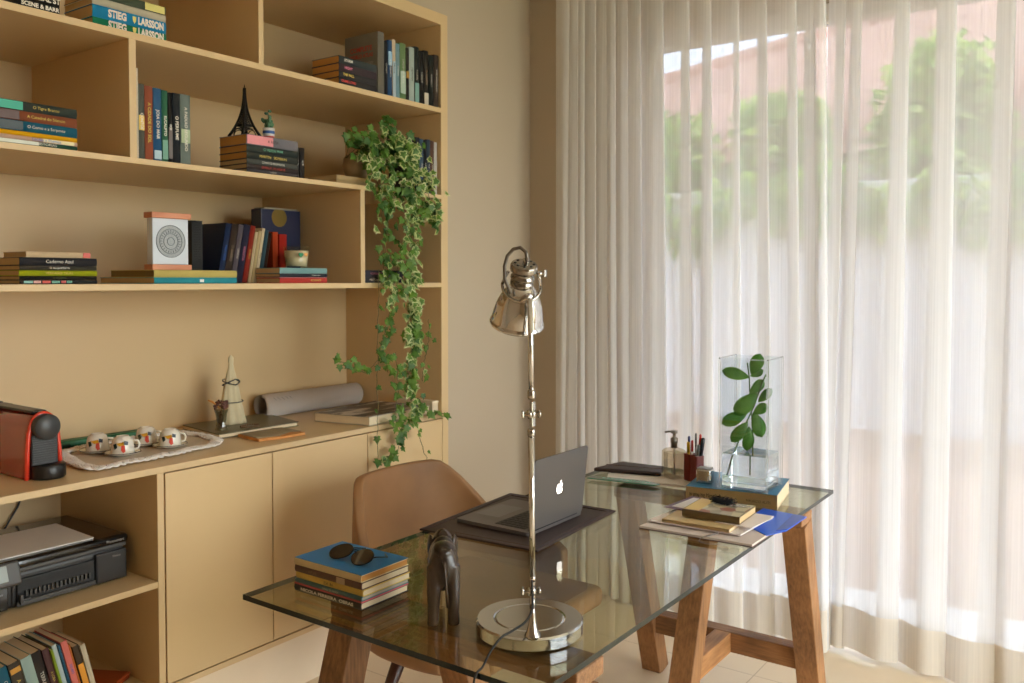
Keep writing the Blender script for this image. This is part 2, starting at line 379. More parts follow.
# ================================================================= CURTAINS
SHEER = fabric_sheer('sheer_linen', (246, 245, 245), .25)
HEM = fabric_sheer('sheer_linen_hem', (232, 224, 212), .05)
def curtain(name, label, xa, xb, ztop, seed, widths, yo=0.0, close=0.0, open_=0.0):
    """sheer gathered into broad flats and narrow overlapping pleats, hanging from the ceiling track"""
    rnd = random.Random(seed)
    o = thing(name, label, 'curtain', ((xa + xb) / 2, YW - .12, ztop))
    edges = [0.0]; total = sum(widths)
    for w_ in widths: edges.append(edges[-1] + w_ / total)
    N = len(widths); ov = [rnd.uniform(.5, 1.3) for _ in range(N + 1)]; dp = [rnd.uniform(.6, 1.3) for _ in range(N + 1)]
    sh_ = [rnd.uniform(-1, 1) for _ in range(N + 2)]; ph_ = [rnd.uniform(-1, 1) for _ in range(N + 1)]
    K = 22; span = xb - xa
    def sm(a, b, t): t = max(0, min(1, t)); return a + (b - a) * (.5 - .5 * math.cos(PI * t))
    def P(c, fr, z):
        f = (ztop - z) / ztop
        cw = (edges[c + 1] - edges[c]) * span
        h = min(.5 * cw, (.012 + .30 * min(cw, .09)) * ov[c] * (.7 + .5 * f)); last = c == N - 1
        if last: h = 0
        if fr < .64: xx = (cw + h) * (fr / .64)
        elif fr < .84: xx = sm(cw + h, cw - h, (fr - .64) / .2)
        else: xx = cw - h + h * ((fr - .84) / .16)
        d = (.016 + .10 * cw) * dp[c]
        yy = -.9 * d * math.sin(PI * min(1, fr / .84)) * (.7 + .5 * f) + (d * .9 * math.sin(PI * max(0, (fr - .64) / .36)))
        yy += .25 * d * math.sin(2 * PI * fr * 2 + ph_[c] * 3) * f
        s0 = sh_[c] * (1 - fr) + sh_[c + 1] * fr
        t = edges[c] + (edges[c + 1] - edges[c]) * fr
        x = xa + edges[c] * span + xx + .022 * f * f * s0 + close * f * t + open_ * f * (1 - t)
        y = YW - .10 + yo + yy + .012 * math.sin(4 * t * PI + seed + 2 * f) * f
        return Vector((x, min(y, YW - .008), z))
    cols = [(c, k / K) for c in range(N) for k in range(K)] + [(N - 1, 1.0)]
    for part, m, nz in (('drape', SHEER, 24), ('hem', HEM, 4)):
        b = MB(); rows = []
        for j in range(nz + 1):
            row = []
            for ci, (c, fr) in enumerate(cols):
                zb_ = .016 + .010 * math.sin(ci * .06 + seed) + .004 * math.sin(ci * .31)
                z = ztop + (zb_ - ztop) * j / nz if part == 'drape' else zb_ + .165 * (1 - j / nz)
                q = P(c, fr, z)
                if part == 'hem': q.y -= .0028
                row.append(b.bm.verts.new(q))
            rows.append(row)
        for a, c in zip(rows, rows[1:]):
            for i in range(len(cols) - 1):
                f = b.bm.faces.new((a[i], a[i + 1], c[i + 1], c[i])); f.smooth = True
        b.build(part, m, o)
    return o
rn = random.Random(21)
curtain('sheer_curtain', 'white sheer curtain panel hanging between the wall corner and the narrow gap', -2.235, -1.008, ZC - .02, 2,
        [.055, .05, .045, .06, .05, .045, .06, .07, .10, .12, .10, .13, .11, .12, .07, .06], close=.045)
curtain('sheer_curtain', 'wide white sheer curtain panel hanging past the gap, opposite the bookcase side', -.990, 1.45, ZC - .02, 5,
        [.05, .06, .17, .16, .20, .17, .19, .15, .18, .2, .16, .19, .17, .18, .2, .16], yo=.03, open_=-.05)

# ================================================================= BOOKCASE
XF, XB = -2.39, -2.965
bc = thing('bookcase', 'tall built-in beige bookcase with open staggered shelves above the cabinets', 'bookcase', (XB, 1.2, .896))
Z1, Z2, Z3 = 1.448, 1.817, 2.180
b = MB(); b.box(XB - .015, XB, -.3, 2.857, .896, 2.573); b.build('back_panel', LAM, bc)
def shelfb(z, t, y0=-.28): 
    b = MB(); b.box(XB, XF, y0, 2.814, z - t, z, .001); b.build('shelf', LAM, bc)
shelfb(Z1, .019); shelfb(Z2, .017); shelfb(Z3, .020)
def divider(y0, y1, z0, z1):
    b = MB(); b.box(XB, XF, y0, y1, z0, z1, .0008); b.build('divider', LAM, bc)
divider(1.421, 1.443, Z2, Z3 - .02); divider(1.882, 1.902, Z3, 2.527); divider(2.346, 2.368, Z1, Z2 - .017)
b = MB(); b.box(XB, XF, 2.814, 2.857, .896, 2.573, .001); b.build('side_panel', LAM, bc)
b = MB(); b.box(XB, XF, -.3, -.28, .896, 2.573, .001); b.build('side_panel', LAM, bc)
b = MB(); b.box(XB, XF, -.28, 2.814, 2.527, 2.573, .001); b.build('top_panel', LAM, bc)
ct = MB(); ct.box(XB - .015, XF, -.3, 2.857, .8755, .8955, .0015)
tag(ct.build('countertop', LAMTOP), 'long beige countertop running along the base of the bookcase', 'countertop')
cb = thing('base_cabinet', 'beige base cabinet with handleless doors and an open shelf bay', 'cabinet', (XB, 1.2, 0))
b = MB(); b.box(XB - .015, XB, -.3, 2.857, .0, .8755); b.build('back_panel', LAM, cb)
for y0, y1 in ((1.494, 1.516), (-.3, -.28), (2.820, 2.857)):
    b = MB(); b.box(XB, XF, y0, y1, .2 if y1 < 2.85 else 0, .8752, .001); b.build('side_panel', LAM, cb)
b = MB(); b.box(XB, XF, -.28, 2.82, .200, .219, .001); b.build('bottom_panel', LAM, cb)
b = MB(); b.box(XB, XF - .002, -.28, 1.494, .529, .548, .001); b.build('shelf', LAM, cb)
b = MB(); b.box(XB, XF - .04, -.28, 2.82, 0, .200); b.build('plinth', mat('plinth_cream', (236, 218, 190), .5), cb, 'cream recessed plinth')
b = MB(); b.box(XF - .03, XF - .024, 1.516, 2.82, .219, .8752); b.build('gap_shade_sheet', GAP_SHADE, cb, 'dark sheet behind the doors, coloured as the shade in their gaps')  # dark-coloured sheet paints the shade seen between the doors
for y0, y1 in ((1.521, 1.9215), (1.9255, 2.375), (2.379, 2.817)):
    b = MB(); b.box(XF - .02, XF, y0, y1, .2235, .8715, .0012); b.build('door', LAM, cb)
# ================================================================= BOOKS ON THE SHELVES
G = 'books stacked on the top bookcase shelf'
# --- top shelf (Z3)
flat('black book with white lettering, bottom of the dark pair on the uppermost shelf', -2.398, .99, 1.226, 2.180, 2.1985, .16, (26, 25, 24), title='SCENE & BARR', tsize=.015, tz=.22, twid=.10, bold=.0006, group='books on the uppermost shelf')
flat('black book with large white lettering, upper of the dark pair on the uppermost shelf', -2.398, .99, 1.226, 2.1985, 2.226, .16, (24, 24, 24), title='UNIVERSAL ST', tsize=.020, tz=.25, twid=.12, bold=.0008, group='books on the uppermost shelf')
for i, (z0, z1, c, lab, ti, ink) in enumerate([
    (2.180, 2.2075, (20, 140, 100), 'green thriller with white author lettering at the foot of the uppermost shelf stack', 'STIEG  LARSSON', INK),
    (2.2075, 2.243, (20, 150, 210), 'bright blue thriller with big white author lettering in the uppermost shelf stack', 'STIEG  LARSSON', INK),
    (2.243, 2.264, (214, 208, 188), 'pale cream paperback lying on the bright blue thriller', '', INKD),
    (2.264, 2.289, (78, 92, 76), 'mottled green and yellow book lying on the pale cream paperback', '', INKY)]):
    o = flat(lab, -2.422, 1.331, 1.561, z0, z1, .155, c, title='LARSSON' if i < 2 else ti, tsize=.029 if i < 2 else .012, ink=ink, twid=.083 if i < 2 else None, bold=.0016, tz=.22, group='books on the uppermost shelf',
             band=((216, 206, 120), .02, .3) if i == 3 else None)
    if i < 2:
        lettering('STIEG', .029, Matrix.Translation((.0034, (z1 - z0) / 2, .23 * .68)) @ Matrix(((0, 0, 1, 0), (0, 1, 0, 0), (-1, 0, 0, 0), (0, 0, 0, 1))), INK, o, 'spine_lettering', wid=.056, bold=.0016)
        b = MB(); zc = (z1 - z0) / 2
        # small yellow crest between the two words
        b.poly([(.0036, zc + .009, -.0), (.0036, zc + .009, -.0)][:0] or [(.0036, zc + .010, -(.228 - .094) + .006), (.0036, zc + .010, -(.228 - .094) - .006), (.0036, zc - .002, -(.228 - .094) - .005), (.0036, zc - .011, -(.228 - .094)), (.0036, zc - .002, -(.228 - .094) + .005)])
        for v in b.bm.verts: v.co.z += .134 + .104
        q = b.build('crest', cm(214, 206, 110), o)
# stack with orange page ends
for i, (z0, z1, c, lab, ti, ink) in enumerate([
    (2.1805, 2.2055, (44, 44, 48), 'dark paperback with red lettering, bottom of the short stack by the big grey book', 'CRIME LORD', INKR),
    (2.2055, 2.2295, (46, 46, 50), 'dark paperback with yellow lettering in the short stack by the big grey book', 'THE FALL', INKY),
    (2.2295, 2.2565, (58, 46, 54), 'dark paperback with pink lettering in the short stack by the big grey book', 'NIGHT', INKP),
    (2.2565, 2.284, (52, 62, 66), 'dark teal paperback topping the short stack by the big grey book', 'STORM', INK)]):
    flat(lab, -2.397, 2.245, 2.44, z0, z1, .145, c, title=ti, tsize=.013, tz=.76, ink=ink, pages=PAGES3, group='books on the uppermost shelf', bold=.0004)
o = book('large grey hardback with a red title on its cover, standing on the uppermost shelf', .236, .18, .034, (122, 118, 108), (-2.396, 2.447, 2.1805), group='books on the uppermost shelf')
M = Matrix.Translation((-.09, -.0008, .178)) @ Matrix(((1, 0, 0, 0), (0, 0, -1, 0), (0, 1, 0, 0), (0, 0, 0, 1)))
lettering('COMPLETE', .026, M, INKR, o, 'cover_lettering', wid=.12, bold=.0006)
lettering('WORLD ATLAS', .02, Matrix.Translation((0, 0, -.026)) @ M, INKR, o, 'cover_lettering', wid=.13, bold=.0006)
lettering('of fiction today', .02, Matrix.Translation((0, 0, -.055)) @ M, mat('grey_ink', (170, 164, 152), .6, var=0), o, 'cover_lettering', wid=.13)
ys = [2.4825, 2.503, 2.528, 2.548, 2.571, 2.606, 2.626, 2.657, 2.685, 2.714, 2.743, 2.776, 2.808]
sp = [((22, 26, 34), 'near-black narrow book standing against the large grey hardback', 'EDITION', INK, None),
      ((44, 84, 128), 'blue and white striped-spine book, second after the large grey hardback', 'A BIOGRAFIA', INK, ((150, 186, 210), .55, .8)),
      ((216, 196, 168), 'cream-topped grey book between two blue books on the uppermost shelf', 'PALOMA', INKD, ((160, 176, 184), .0, .62)),
      ((130, 166, 178), 'pale blue book beside the green book on the uppermost shelf', 'OCEAN', INK, None),
      ((118, 150, 100), 'green book with pale lettering on the uppermost shelf', 'JARDIM SECRETO', INK, ((170, 190, 170), .1, .5)),
      ((34, 32, 30), 'dark book with an amber spot on its spine on the uppermost shelf', 'DUNE', INKY, ((190, 140, 70), .42, .55)),
      ((186, 202, 196), 'whitish blue book standing among dark ones on the uppermost shelf', 'MEMORIA', INKD, None),
      ((30, 40, 40), 'dark book with a pale teal foot beside the whitish blue book', 'A CASA', INK, ((120, 160, 150), .0, .35)),
      ((22, 22, 24), 'plain black book, third from the uppermost shelf end group', 'CIDADE', INK, None),
      ((40, 36, 32), 'black book with brown-grey lettering near the ivy end of the uppermost shelf', 'O GRANDE', mat('tan_ink', (150, 130, 110), .6, var=0), ((200, 190, 170), .0, .22)),
      ((24, 34, 34), 'black-green book, second from the end panel on the uppermost shelf', 'INVERNO', INK, None),
      ((66, 54, 48), 'dark brown book with white vertical lettering against the uppermost shelf end panel', 'JOSE SARAMAGO', INK, None)]
for i, (c, lab, ti, ink, bd) in enumerate(sp):
    book(lab, .216 + .008 * ((i * 7) % 5 - 2) / 2, .15, ys[i + 1] - ys[i] - .0012, c, (-2.398, ys[i] + .0006, 2.1805), title=ti, ink=ink, band=bd, tsize=min(.012, (ys[i + 1] - ys[i]) * .5), group='books on the uppermost shelf')
# --- second shelf (Z2): left stack
for z0, z1, c, lab, ti, ink, bd in [
    (1.8175, 1.8285, (30, 84, 70), 'thin dark green and white book at the foot of the colourful stack beside the divider', 'HISTORIAS', INK, ((210, 214, 200), .45, .98)),
    (1.8285, 1.8395, (226, 190, 170), 'thin pink and cream book in the colourful stack beside the divider', 'Lendas e Poemas', INKB, ((226, 210, 160), .04, .4)),
    (1.8395, 1.8515, (248, 184, 10), 'thin bright yellow book in the colourful stack beside the divider', '', INKR, None),
    (1.8515, 1.8785, (20, 104, 134), 'blue book in the colourful stack beside the divider', 'O Corvo e a Serpente', INK, ((52, 66, 70), .62, .99)),
    (1.8785, 1.9045, (150, 86, 60), 'copper brown book in the colourful stack beside the divider', 'A Catedral do Silencio', INKY, ((88, 62, 56), .66, .99)),
    (1.9045, 1.930, (52, 66, 66), 'grey and teal book topping the colourful stack beside the divider', 'O Tigre Branco', INKY, ((50, 168, 140), .62, .99))]:
    flat(lab, -2.396, 1.035, 1.268, z0, z1, .155, c, title=ti, tsize=.011, tz=.36, ink=ink, band=bd, group='books on the second shelf')
# thin white book against the divider + standing row
tall = book('thin white book standing on edge against the shelf divider', .262, .15, .006, (236, 226, 206), (-2.392, 1.4435, 1.8175), group='books on the second shelf')
ys = [1.4505, 1.4715, 1.4985, 1.5265, 1.5475, 1.563, 1.589, 1.625]
for i, (c, lab, ti, ink, bd, hh) in enumerate([
    ((92, 94, 86), 'grey book with a yellow spine patch, first of the standing row by the divider', 'CONTOS', INK, ((226, 190, 90), .38, .58), .219),
    ((158, 84, 60), 'rust red book in the standing row by the divider', 'A CIDADE DO SOL', INKY, None, .217),
    ((44, 96, 140), 'blue book with a pale foot in the standing row by the divider', 'JOIA DO MAR', INK, ((170, 196, 206), .02, .14), .215),
    ((52, 110, 84), 'green book with white lettering in the standing row by the divider', 'EUCALIPTO', INK, ((110, 160, 140), .03, .3), .213),
    ((28, 28, 30), 'narrow black and grey book in the standing row by the divider', 'ECO', INK, ((110, 100, 96), .05, .5), .209),
    ((34, 40, 48), 'dark slate book, second from the end of the standing row by the divider', 'O PERFUME', INK, None, .211),
    ((118, 132, 128), 'grey-green book with tall white lettering, last of the standing row by the divider', 'A PAIXAO SEGUNDO', INK, ((170, 186, 150), .3, .5), .212)]):
    book(lab, hh, .15, ys[i + 1] - ys[i] - .0014, c, (-2.396, ys[i] + .0007, 1.8175), title=ti, ink=ink, band=bd, tsize=min(.014, (ys[i + 1] - ys[i]) * .55), group='books on the second shelf', bold=.0003)
# stack under the tower
for z0, z1, c, lab, ti, ink, bd in [
    (1.8175, 1.828, (70, 66, 72), 'thin dark book with a blue lower edge under the tower model stack', 'A LENDA', INK, None),
    (1.828, 1.8445, (52, 44, 46), 'dark book with bold red lettering in the stack under the tower model', 'ESTRELAS DO NORTE', INKR, None),
    (1.8445, 1.861, (76, 80, 78), 'grey book with white lettering in the stack under the tower model', 'CONTOS REUNIDOS', INK, None),
    (1.861, 1.884, (48, 54, 54), 'dark slate book with yellow lettering in the stack under the tower model', 'MARTIN   SOMBRAS', INKY, None),
    (1.884, 1.908, (50, 60, 58), 'dark slate book with green lettering in the stack under the tower model', 'O VERDE MAR', INKG, None),
    (1.908, 1.942, (130, 128, 138), 'pink and lilac-grey book topping the stack under the tower model', 'A ROSA', INKD, ((222, 140, 146), .5, .99))]:
    flat(lab, -2.396, 1.833, 2.049, z0, z1, .145, c, title=ti, tsize=min(.013, (z1 - z0) * .62), ink=ink, band=bd, pages=PAGES3 if z0 > 1.85 else PAGES, group='books on the second shelf')
for i, (c, lab) in enumerate([((26, 24, 26), 'black book standing just past the stack that carries the tower model'), ((34, 32, 34), 'black book leaning beside another past the stack that carries the tower model')]):
    book(lab, .11, .12, .02, c, (-2.42, 2.056 + .024 * i, 1.8178), title='DVD', group='books on the second shelf', tsize=.009)
for z0, z1, c, lab in [(1.8175, 1.836, (180, 154, 110), 'worn tan book with its page ends outward, under the ivy pot, lower of two'), (1.836, 1.853, (196, 170, 124), 'worn tan book with its page ends outward, under the ivy pot, upper of two')]:
    flat(lab, -2.44, 2.27, 2.44, z0, z1, .16, c, group='books on the second shelf')
ys = [2.664, 2.688, 2.712, 2.732, 2.755, 2.778, 2.797]
for i, (c, lab, ti) in enumerate([((30, 34, 44), 'very dark book standing behind the ivy on the second shelf', ''), ((70, 96, 118), 'grey-blue book standing just past the ivy on the second shelf', 'MAR'), ((28, 30, 34), 'black book between grey-blue and brown ones past the ivy', 'NOITE'), ((56, 72, 86), 'slate book standing past the ivy on the second shelf', 'RIO'), ((104, 74, 62), 'brown book standing past the ivy on the second shelf', 'TERRA'), ((206, 204, 200), 'white-spined book against the end panel past the ivy', 'LUZ')]):
    book(lab, .222 - .003 * (i % 3), .15, ys[i + 1] - ys[i] - .0012, c, (-2.398, ys[i], 1.8178), title=ti, group='books on the second shelf', tsize=.01)
# --- third shelf (Z1): left stack
for z0, z1, y0, y1, c, lab, ti, ink, bd, D in [
    (1.4485, 1.4595, 1.108, 1.319, (38, 44, 48), 'dark book with red and teal spine squares, two below the lime green book', '', INK, None, .15),
    (1.4595, 1.4705, 1.108, 1.318, (30, 30, 30), 'plain black book directly below the lime green book', 'O AMANHA', mat('olive_ink', (96, 96, 40), .6, var=0), None, .15),
    (1.4705, 1.4855, 1.107, 1.319, (164, 176, 20), 'lime green book in the middle of its stack on the lowest open shelf', 'VERDADES  NUAS', INKY, None, .15),
    (1.4855, 1.4985, 1.109, 1.318, (62, 60, 56), 'charcoal book with cream lettering directly above the lime green book', 'O ALQUIMISTA', INK, None, .15),
    (1.4985, 1.520, 1.109, 1.319, (38, 42, 52), 'thick navy-black book above the lime green book stack', 'Caderno Azul', INK, None, .15),
    (1.520, 1.536, 1.126, 1.30, (224, 202, 168), 'small cream book with a red end lying on the thick navy-black book', '', INK, ((206, 90, 76), .0, .12), .13)]:
    o = flat(lab, -2.396, y0, y1, z0, z1, D, c, title=ti, tsize=(z1 - z0) * .62, tz=.5, ink=ink, band=bd, group='books on the third shelf')
    if c == (38, 44, 48):
        for k, (cc, a, e) in enumerate([((110, 160, 150), .84, .95), ((200, 150, 140), .74, .83), ((196, 70, 50), .62, .72), ((90, 150, 130), .50, .60), ((190, 70, 60), .42, .48), ((90, 150, 130), .34, .41)]):
            b = MB(); b.box(.0022, .003, .002, .009, .211 * a, .211 * e); b.build('spine_square', cm(*cc), o)
# blue + yellow books carrying the plaque
o = flat('turquoise book with a small white label on the third shelf, under a yellow one', -2.396, 1.495, 1.789, 1.4485, 1.4675, .30, (44, 158, 178), group='books on the third shelf')
b = MB(); b.box(.0022, .0032, .004, .013, .294 * .42, .294 * .47); b.build('spine_label', cm(220, 224, 220), o)
flat('pale yellow book lying on the turquoise book', -2.396, 1.495, 1.790, 1.4675, 1.490, .24, (212, 196, 116), pages=mat('olive_pages', (120, 100, 50), .8), group='books on the third shelf')
# plaque (glass block in two wooden bars)
pq = thing('round_engraved_plaque', 'glass plaque with a round engraved emblem held between two wooden bars', 'plaque', (-2.43, 1.567, 1.4905))
COP = wood('copper_toned_wood', (186, 112, 78), (214, 146, 108), (8, 8, 60), .4, .1)
b = MB(); b.box(-2.455, -2.41, 1.500, 1.634, 1.4905, 1.507, .001); b.build('base_bar', COP, pq)
b = MB(); b.box(-2.455, -2.41, 1.500, 1.634, 1.648, 1.665, .001); b.build('top_bar', COP, pq)
b = MB(); b.box(-2.448, -2.418, 1.506, 1.628, 1.507, 1.648, .002); blk = b.build('glass_block', mat('frosted_glass_block', (206, 214, 224), .25, var=.02), pq)
b = MB()
for r0, r1, nn in ((.0, .050, 40),):
    b.lathe([(.0, .0), (r1, 0.0), (r1, .0006), (0, .0006)], n=48, M=Matrix.Rotation(PI / 2, 4, 'Y'), c=(-2.4178, 1.567, 1.578), smooth=False)
EN = mat('engraved_disc', (158, 164, 168), .5, var=.35, scale=(300, 300, 300))
dsc = b.build('engraved_disc', EN, pq)
b = MB()
for r in (.049, .038, .024, .012):
    pts = [(-2.4168, 1.567 + r * math.cos(a * PI / 24), 1.578 + r * math.sin(a * PI / 24)) for a in range(49)]
    b.tube(pts, .0011, 5, cap=False)
for k in range(24):
    a = k * PI / 12; b.tube([(-2.4168, 1.567 + .026 * math.cos(a), 1.578 + .026 * math.sin(a)), (-2.4168, 1.567 + .036 * math.cos(a), 1.578 + .036 * math.sin(a))], .0009, 4)
b.build('engraved_ring', mat('engraved_line', (120, 126, 130), .5), pq)
# black mesh magazine holder
mh = thing('magazine_holder', 'black wire-mesh magazine holder behind the engraved plaque', 'holder', (-2.62, 1.77, 1.449))
b = MB(); Y0, Y1, ZA, ZB = 1.738, 1.775, 1.4905, 1.655
X_ = -2.56
b = MB(); b.box(X_ - .2, X_, Y0, Y1, 1.4492, 1.453)
for k in range(13):
    y = Y0 + (Y1 - Y0) * k / 12; b.box(X_ - .001, X_ + .001, y - .0012, y + .0012, 1.45, ZB)
for k in range(26):
    z = 1.452 + (ZB - 1.452) * k / 25; b.box(X_ - .001, X_ + .001, Y0, Y1, z - .0012, z + .0012)
b.box(X_ - .2, X_, Y0 - .001, Y0 + .001, 1.45, ZB); b.box(X_ - .2, X_, Y1 - .001, Y1 + .001, 1.45, ZB)
b.box(X_ - .2, X_ - .198, Y0, Y1, 1.45, ZB)
b.build('mesh_body', BLACKM, mh)
b = MB(); b.tube([(X_, Y0, ZB), (X_, Y1, ZB), (X_ - .2, Y1, ZB), (X_ - .2, Y0, ZB), (X_, Y0, ZB)], .003, 6); b.build('rim', BLACKM, mh)
# leaning row: lean about +x axis (top towards +y)
row = [(.022, (26, 44, 78), 'dark blue book with pale blue marks, first of the leaning row', 'MAR AZUL', INKB, .205),
       (.026, (58, 46, 40), 'dark brown book second in the leaning row', 'O BARRO', mat('tan_ink', (150, 130, 110), .6, var=0), .204),
       (.020, (92, 84, 92), 'grey book with a pink foot in the leaning row', 'CINZAS', INK, .204),
       (.026, (34, 36, 58), 'dark indigo book in the leaning row', 'VIOLETA', INKP, .204),
       (.020, (140, 40, 28), 'deep red book in the leaning row', 'RUBRO', INKY, .202),
       (.012, (206, 186, 148), 'thin cream book first after the deep red one in the leaning row', '', INKD, .182),
       (.012, (198, 176, 130), 'thin cream book with dark marks in the leaning row', '', INKD, .186),
       (.013, (216, 200, 166), 'off-white book in the leaning row, next to the teal one', 'POESIA', INKD, .196),
       (.016, (44, 74, 86), 'dark teal book ending the leaning row', 'TEAL', INK, .19),
       (.012, (60, 32, 22), 'very dark brown book beside the upright orange book', '', INK, .18)]
y = 1.812; ang = -.19
for T, c, lab, ti, ink, hh in row:
    ti = '' if ti == 'TEAL' else ti
    book(lab, hh, .14, T, c, (-2.53, y, 1.4490 + T * math.sin(-ang)), lean=ang, title=ti, ink=ink, tsize=T * .5, group='books on the third shelf')
    y += (T + .0016) / math.cos(ang)
book('slim orange-red book standing upright behind the candle glass', .185, .13, .024, (176, 66, 34), (-2.55, 2.062, 1.4487), group='books on the third shelf')
book('brick red book standing upright behind the candle glass', .178, .13, .034, (164, 38, 30), (-2.55, 2.092, 1.4487), group='books on the third shelf')
nb = thing('gift_box', 'navy box with a gold round emblem standing at the back of the third shelf', 'box', (-2.72, 2.17, 1.4487))
b = MB(); b.box(-2.76, -2.70, 2.13, 2.32, 1.4492, 1.73, .002); b.build('box_body', mat('navy_card', (26, 32, 62), .4), nb)
b = MB(); b.lathe([(0, 0), (.036, 0), (.036, .001), (0, .001)], n=36, M=Matrix.Rotation(PI / 2, 4, 'Y'), c=(-2.6998, 2.215, 1.70), smooth=False); b.build('emblem', mat('gold_foil', (130, 108, 50), .35, metal=.4), nb)
b = MB(); b.box(-2.762, -2.698, 2.145, 2.305, 1.73, 1.736, .001); b.build('lid_edge', mat('lid_grey', (150, 140, 120), .5), nb)
# short stack under the candle
for z0, z1, c, lab, ti, ink in [
    (1.4487, 1.4665, (196, 62, 56), 'red book at the foot of the stack under the candle glass', 'ROMANCE', INKY),
    (1.4665, 1.4695, (222, 150, 160), 'very thin pink booklet in the stack under the candle glass', '', INK),
    (1.4695, 1.482, (44, 46, 58), 'dark slate book in the stack under the candle glass', 'MINHA VIDA', INK),
    (1.482, 1.502, (130, 176, 180), 'pale aqua book directly under the candle glass', '', INK)]:
    flat(lab, -2.396, 1.965, 2.18, z0, z1, .125, c, title=ti, tsize=(z1 - z0) * .55, tz=.25, ink=ink, group='books on the third shelf', hard=.0007 if z1 - z0 < .005 else .0016)
cd = thing('scented_candle', 'cream wax candle in a clear tumbler with a green and an orange heart', 'candle', (-2.46, 2.095, 1.502))
GL = thin_glass('tumbler_glass', (250, 248, 242), 1.4)
b = MB(); b.lathe([(.036, .0), (.0385, .004), (.047, .078), (.0455, .078), (.037, .006), (0, .006)], c=(-2.46, 2.095, 1.5022), n=36); b.build('tumbler', GL, cd)
b = MB(); b.lathe([(0, .0065), (.0365, .0065), (.0435, .062), (0, .062)], c=(-2.46, 2.095, 1.5022), n=36); b.build('wax', mat('candle_wax', (226, 216, 190), .6, var=.03), cd)
def heart(name, c, s, m, parent, nx=(1, 0, 0)):
    b = MB(); pts = []
    for k in range(30):
        t = 2 * PI * k / 30; x = 16 * math.sin(t) ** 3; y = 13 * math.cos(t) - 5 * math.cos(2 * t) - 2 * math.cos(3 * t) - math.cos(4 * t)
        pts.append((c[0], c[1] + x * s / 16, c[2] + y * s / 16))
    b.poly(pts, (.0008, 0, 0)); return b.build(name, m, parent)
heart('heart_motif', (-2.4125, 2.074, 1.548), .0105, cm(24, 130, 84), cd, )
heart('heart_motif', (-2.4105, 2.096, 1.549), .008, cm(236, 160, 84), cd)
# small compartment
for z0, z1, c, lab, ti, ink in [(1.4487, 1.471, (44, 48, 56), 'dark slate book with cream lettering, lower of two beside the ivy in the small compartment', 'MEDITACOES', INK), (1.471, 1.497, (50, 50, 64), 'dark slate book with pink lettering, upper of two beside the ivy in the small compartment', 'ROMANCES', INKP)]:
    flat(lab, -2.398, 2.373, 2.585, z0, z1, .15, c, title=ti, tsize=.012, tz=.72, ink=ink, group='books on the third shelf')
pf = thing('picture_frame', 'small dark framed picture standing behind the ivy in the small compartment', 'picture frame', (-2.66, 2.52, 1.4487))
b = MB(); b.box(-2.68, -2.655, 2.44, 2.61, 1.449, 1.652, .002); b.build('backing', mat('dark_brown_board', (30, 18, 14), .5), pf)
b = MB()
for q in ((2.43, 2.62, 1.645, 1.657), (2.43, 2.62, 1.449, 1.458)): b.box(-2.682, -2.648, *q, .001)
b.build('rail', mat('tan_frame', (150, 122, 92), .5), pf)
b = MB(); b.ell((-2.652, 2.565, 1.61), (.006, .014, .017)); b.ell((-2.652, 2.575, 1.56), (.006, .024, .045)); b.build('portrait', mat('rose_paint', (176, 122, 104), .6), pf)
# ================================================================= OBJECTS ON THE SHELVES
# tower model: four splayed lattice legs joining into a spire
TX, TY, TZ = -2.475, 1.888, 1.9425
tw = thing('tower_model', 'small black iron lattice tower model on the stack of books', 'model', (TX, TY, TZ))
b = MB(); H_ = .165
def hw(t): return .0025 + .035 * (1 - t) ** 2.6
IR = mat('dark_iron', (34, 30, 26), .45, metal=.6)
for sx in (-1, 1):
    for sy in (-1, 1):
        b.tube([(TX + sx * hw(t / 12), TY + sy * hw(t / 12), TZ + .003 + H_ * t / 12) for t in range(13)], [.0055 - .0035 * t / 12 for t in range(13)], 6)
for k in range(1, 22):
    t = k / 22; h0 = hw(t); z = TZ + H_ * t
    if t > .16: b.box(TX - h0, TX + h0, TY - h0, TY + h0, z - .0008, z + .0008)
    if t > .2:
        t2 = (k + 1) / 22; h1 = hw(t2); z2 = TZ + H_ * t2
        for q in (-1, 1):
            b.tube([(TX + q * h0, TY - h0, z), (TX + q * h1, TY + h1, z2)], .001, 4); b.tube([(TX + q * h0, TY + h0, z), (TX + q * h1, TY - h1, z2)], .001, 4)
            b.tube([(TX - h0, TY + q * h0, z), (TX + h1, TY + q * h1, z2)], .001, 4); b.tube([(TX + h0, TY + q * h0, z), (TX - h1, TY + q * h1, z2)], .001, 4)
for q in (-1, 1):
    for ax in (0, 1):
        pts = []
        for k in range(9):
            a = PI * k / 8; u = -.023 * math.cos(a); z = TZ + .004 + .024 * math.sin(a)
            pts.append((TX + (u if ax == 0 else q * .028), TY + (u if ax == 1 else q * .028), z))
        b.tube(pts, .0016, 5)
b.build('lattice', IR, tw)
b = MB(); b.box(TX - .02, TX + .02, TY - .02, TY + .02, TZ + .038, TZ + .043, .001); b.box(TX - .011, TX + .011, TY - .011, TY + .011, TZ + .075, TZ + .079, .001); b.build('platform', IR, tw)
b = MB(); b.tube([(TX, TY, TZ + H_), (TX, TY, TZ + H_ + .014)], [.0022, .001], 6); b.build('antenna', IR, tw)
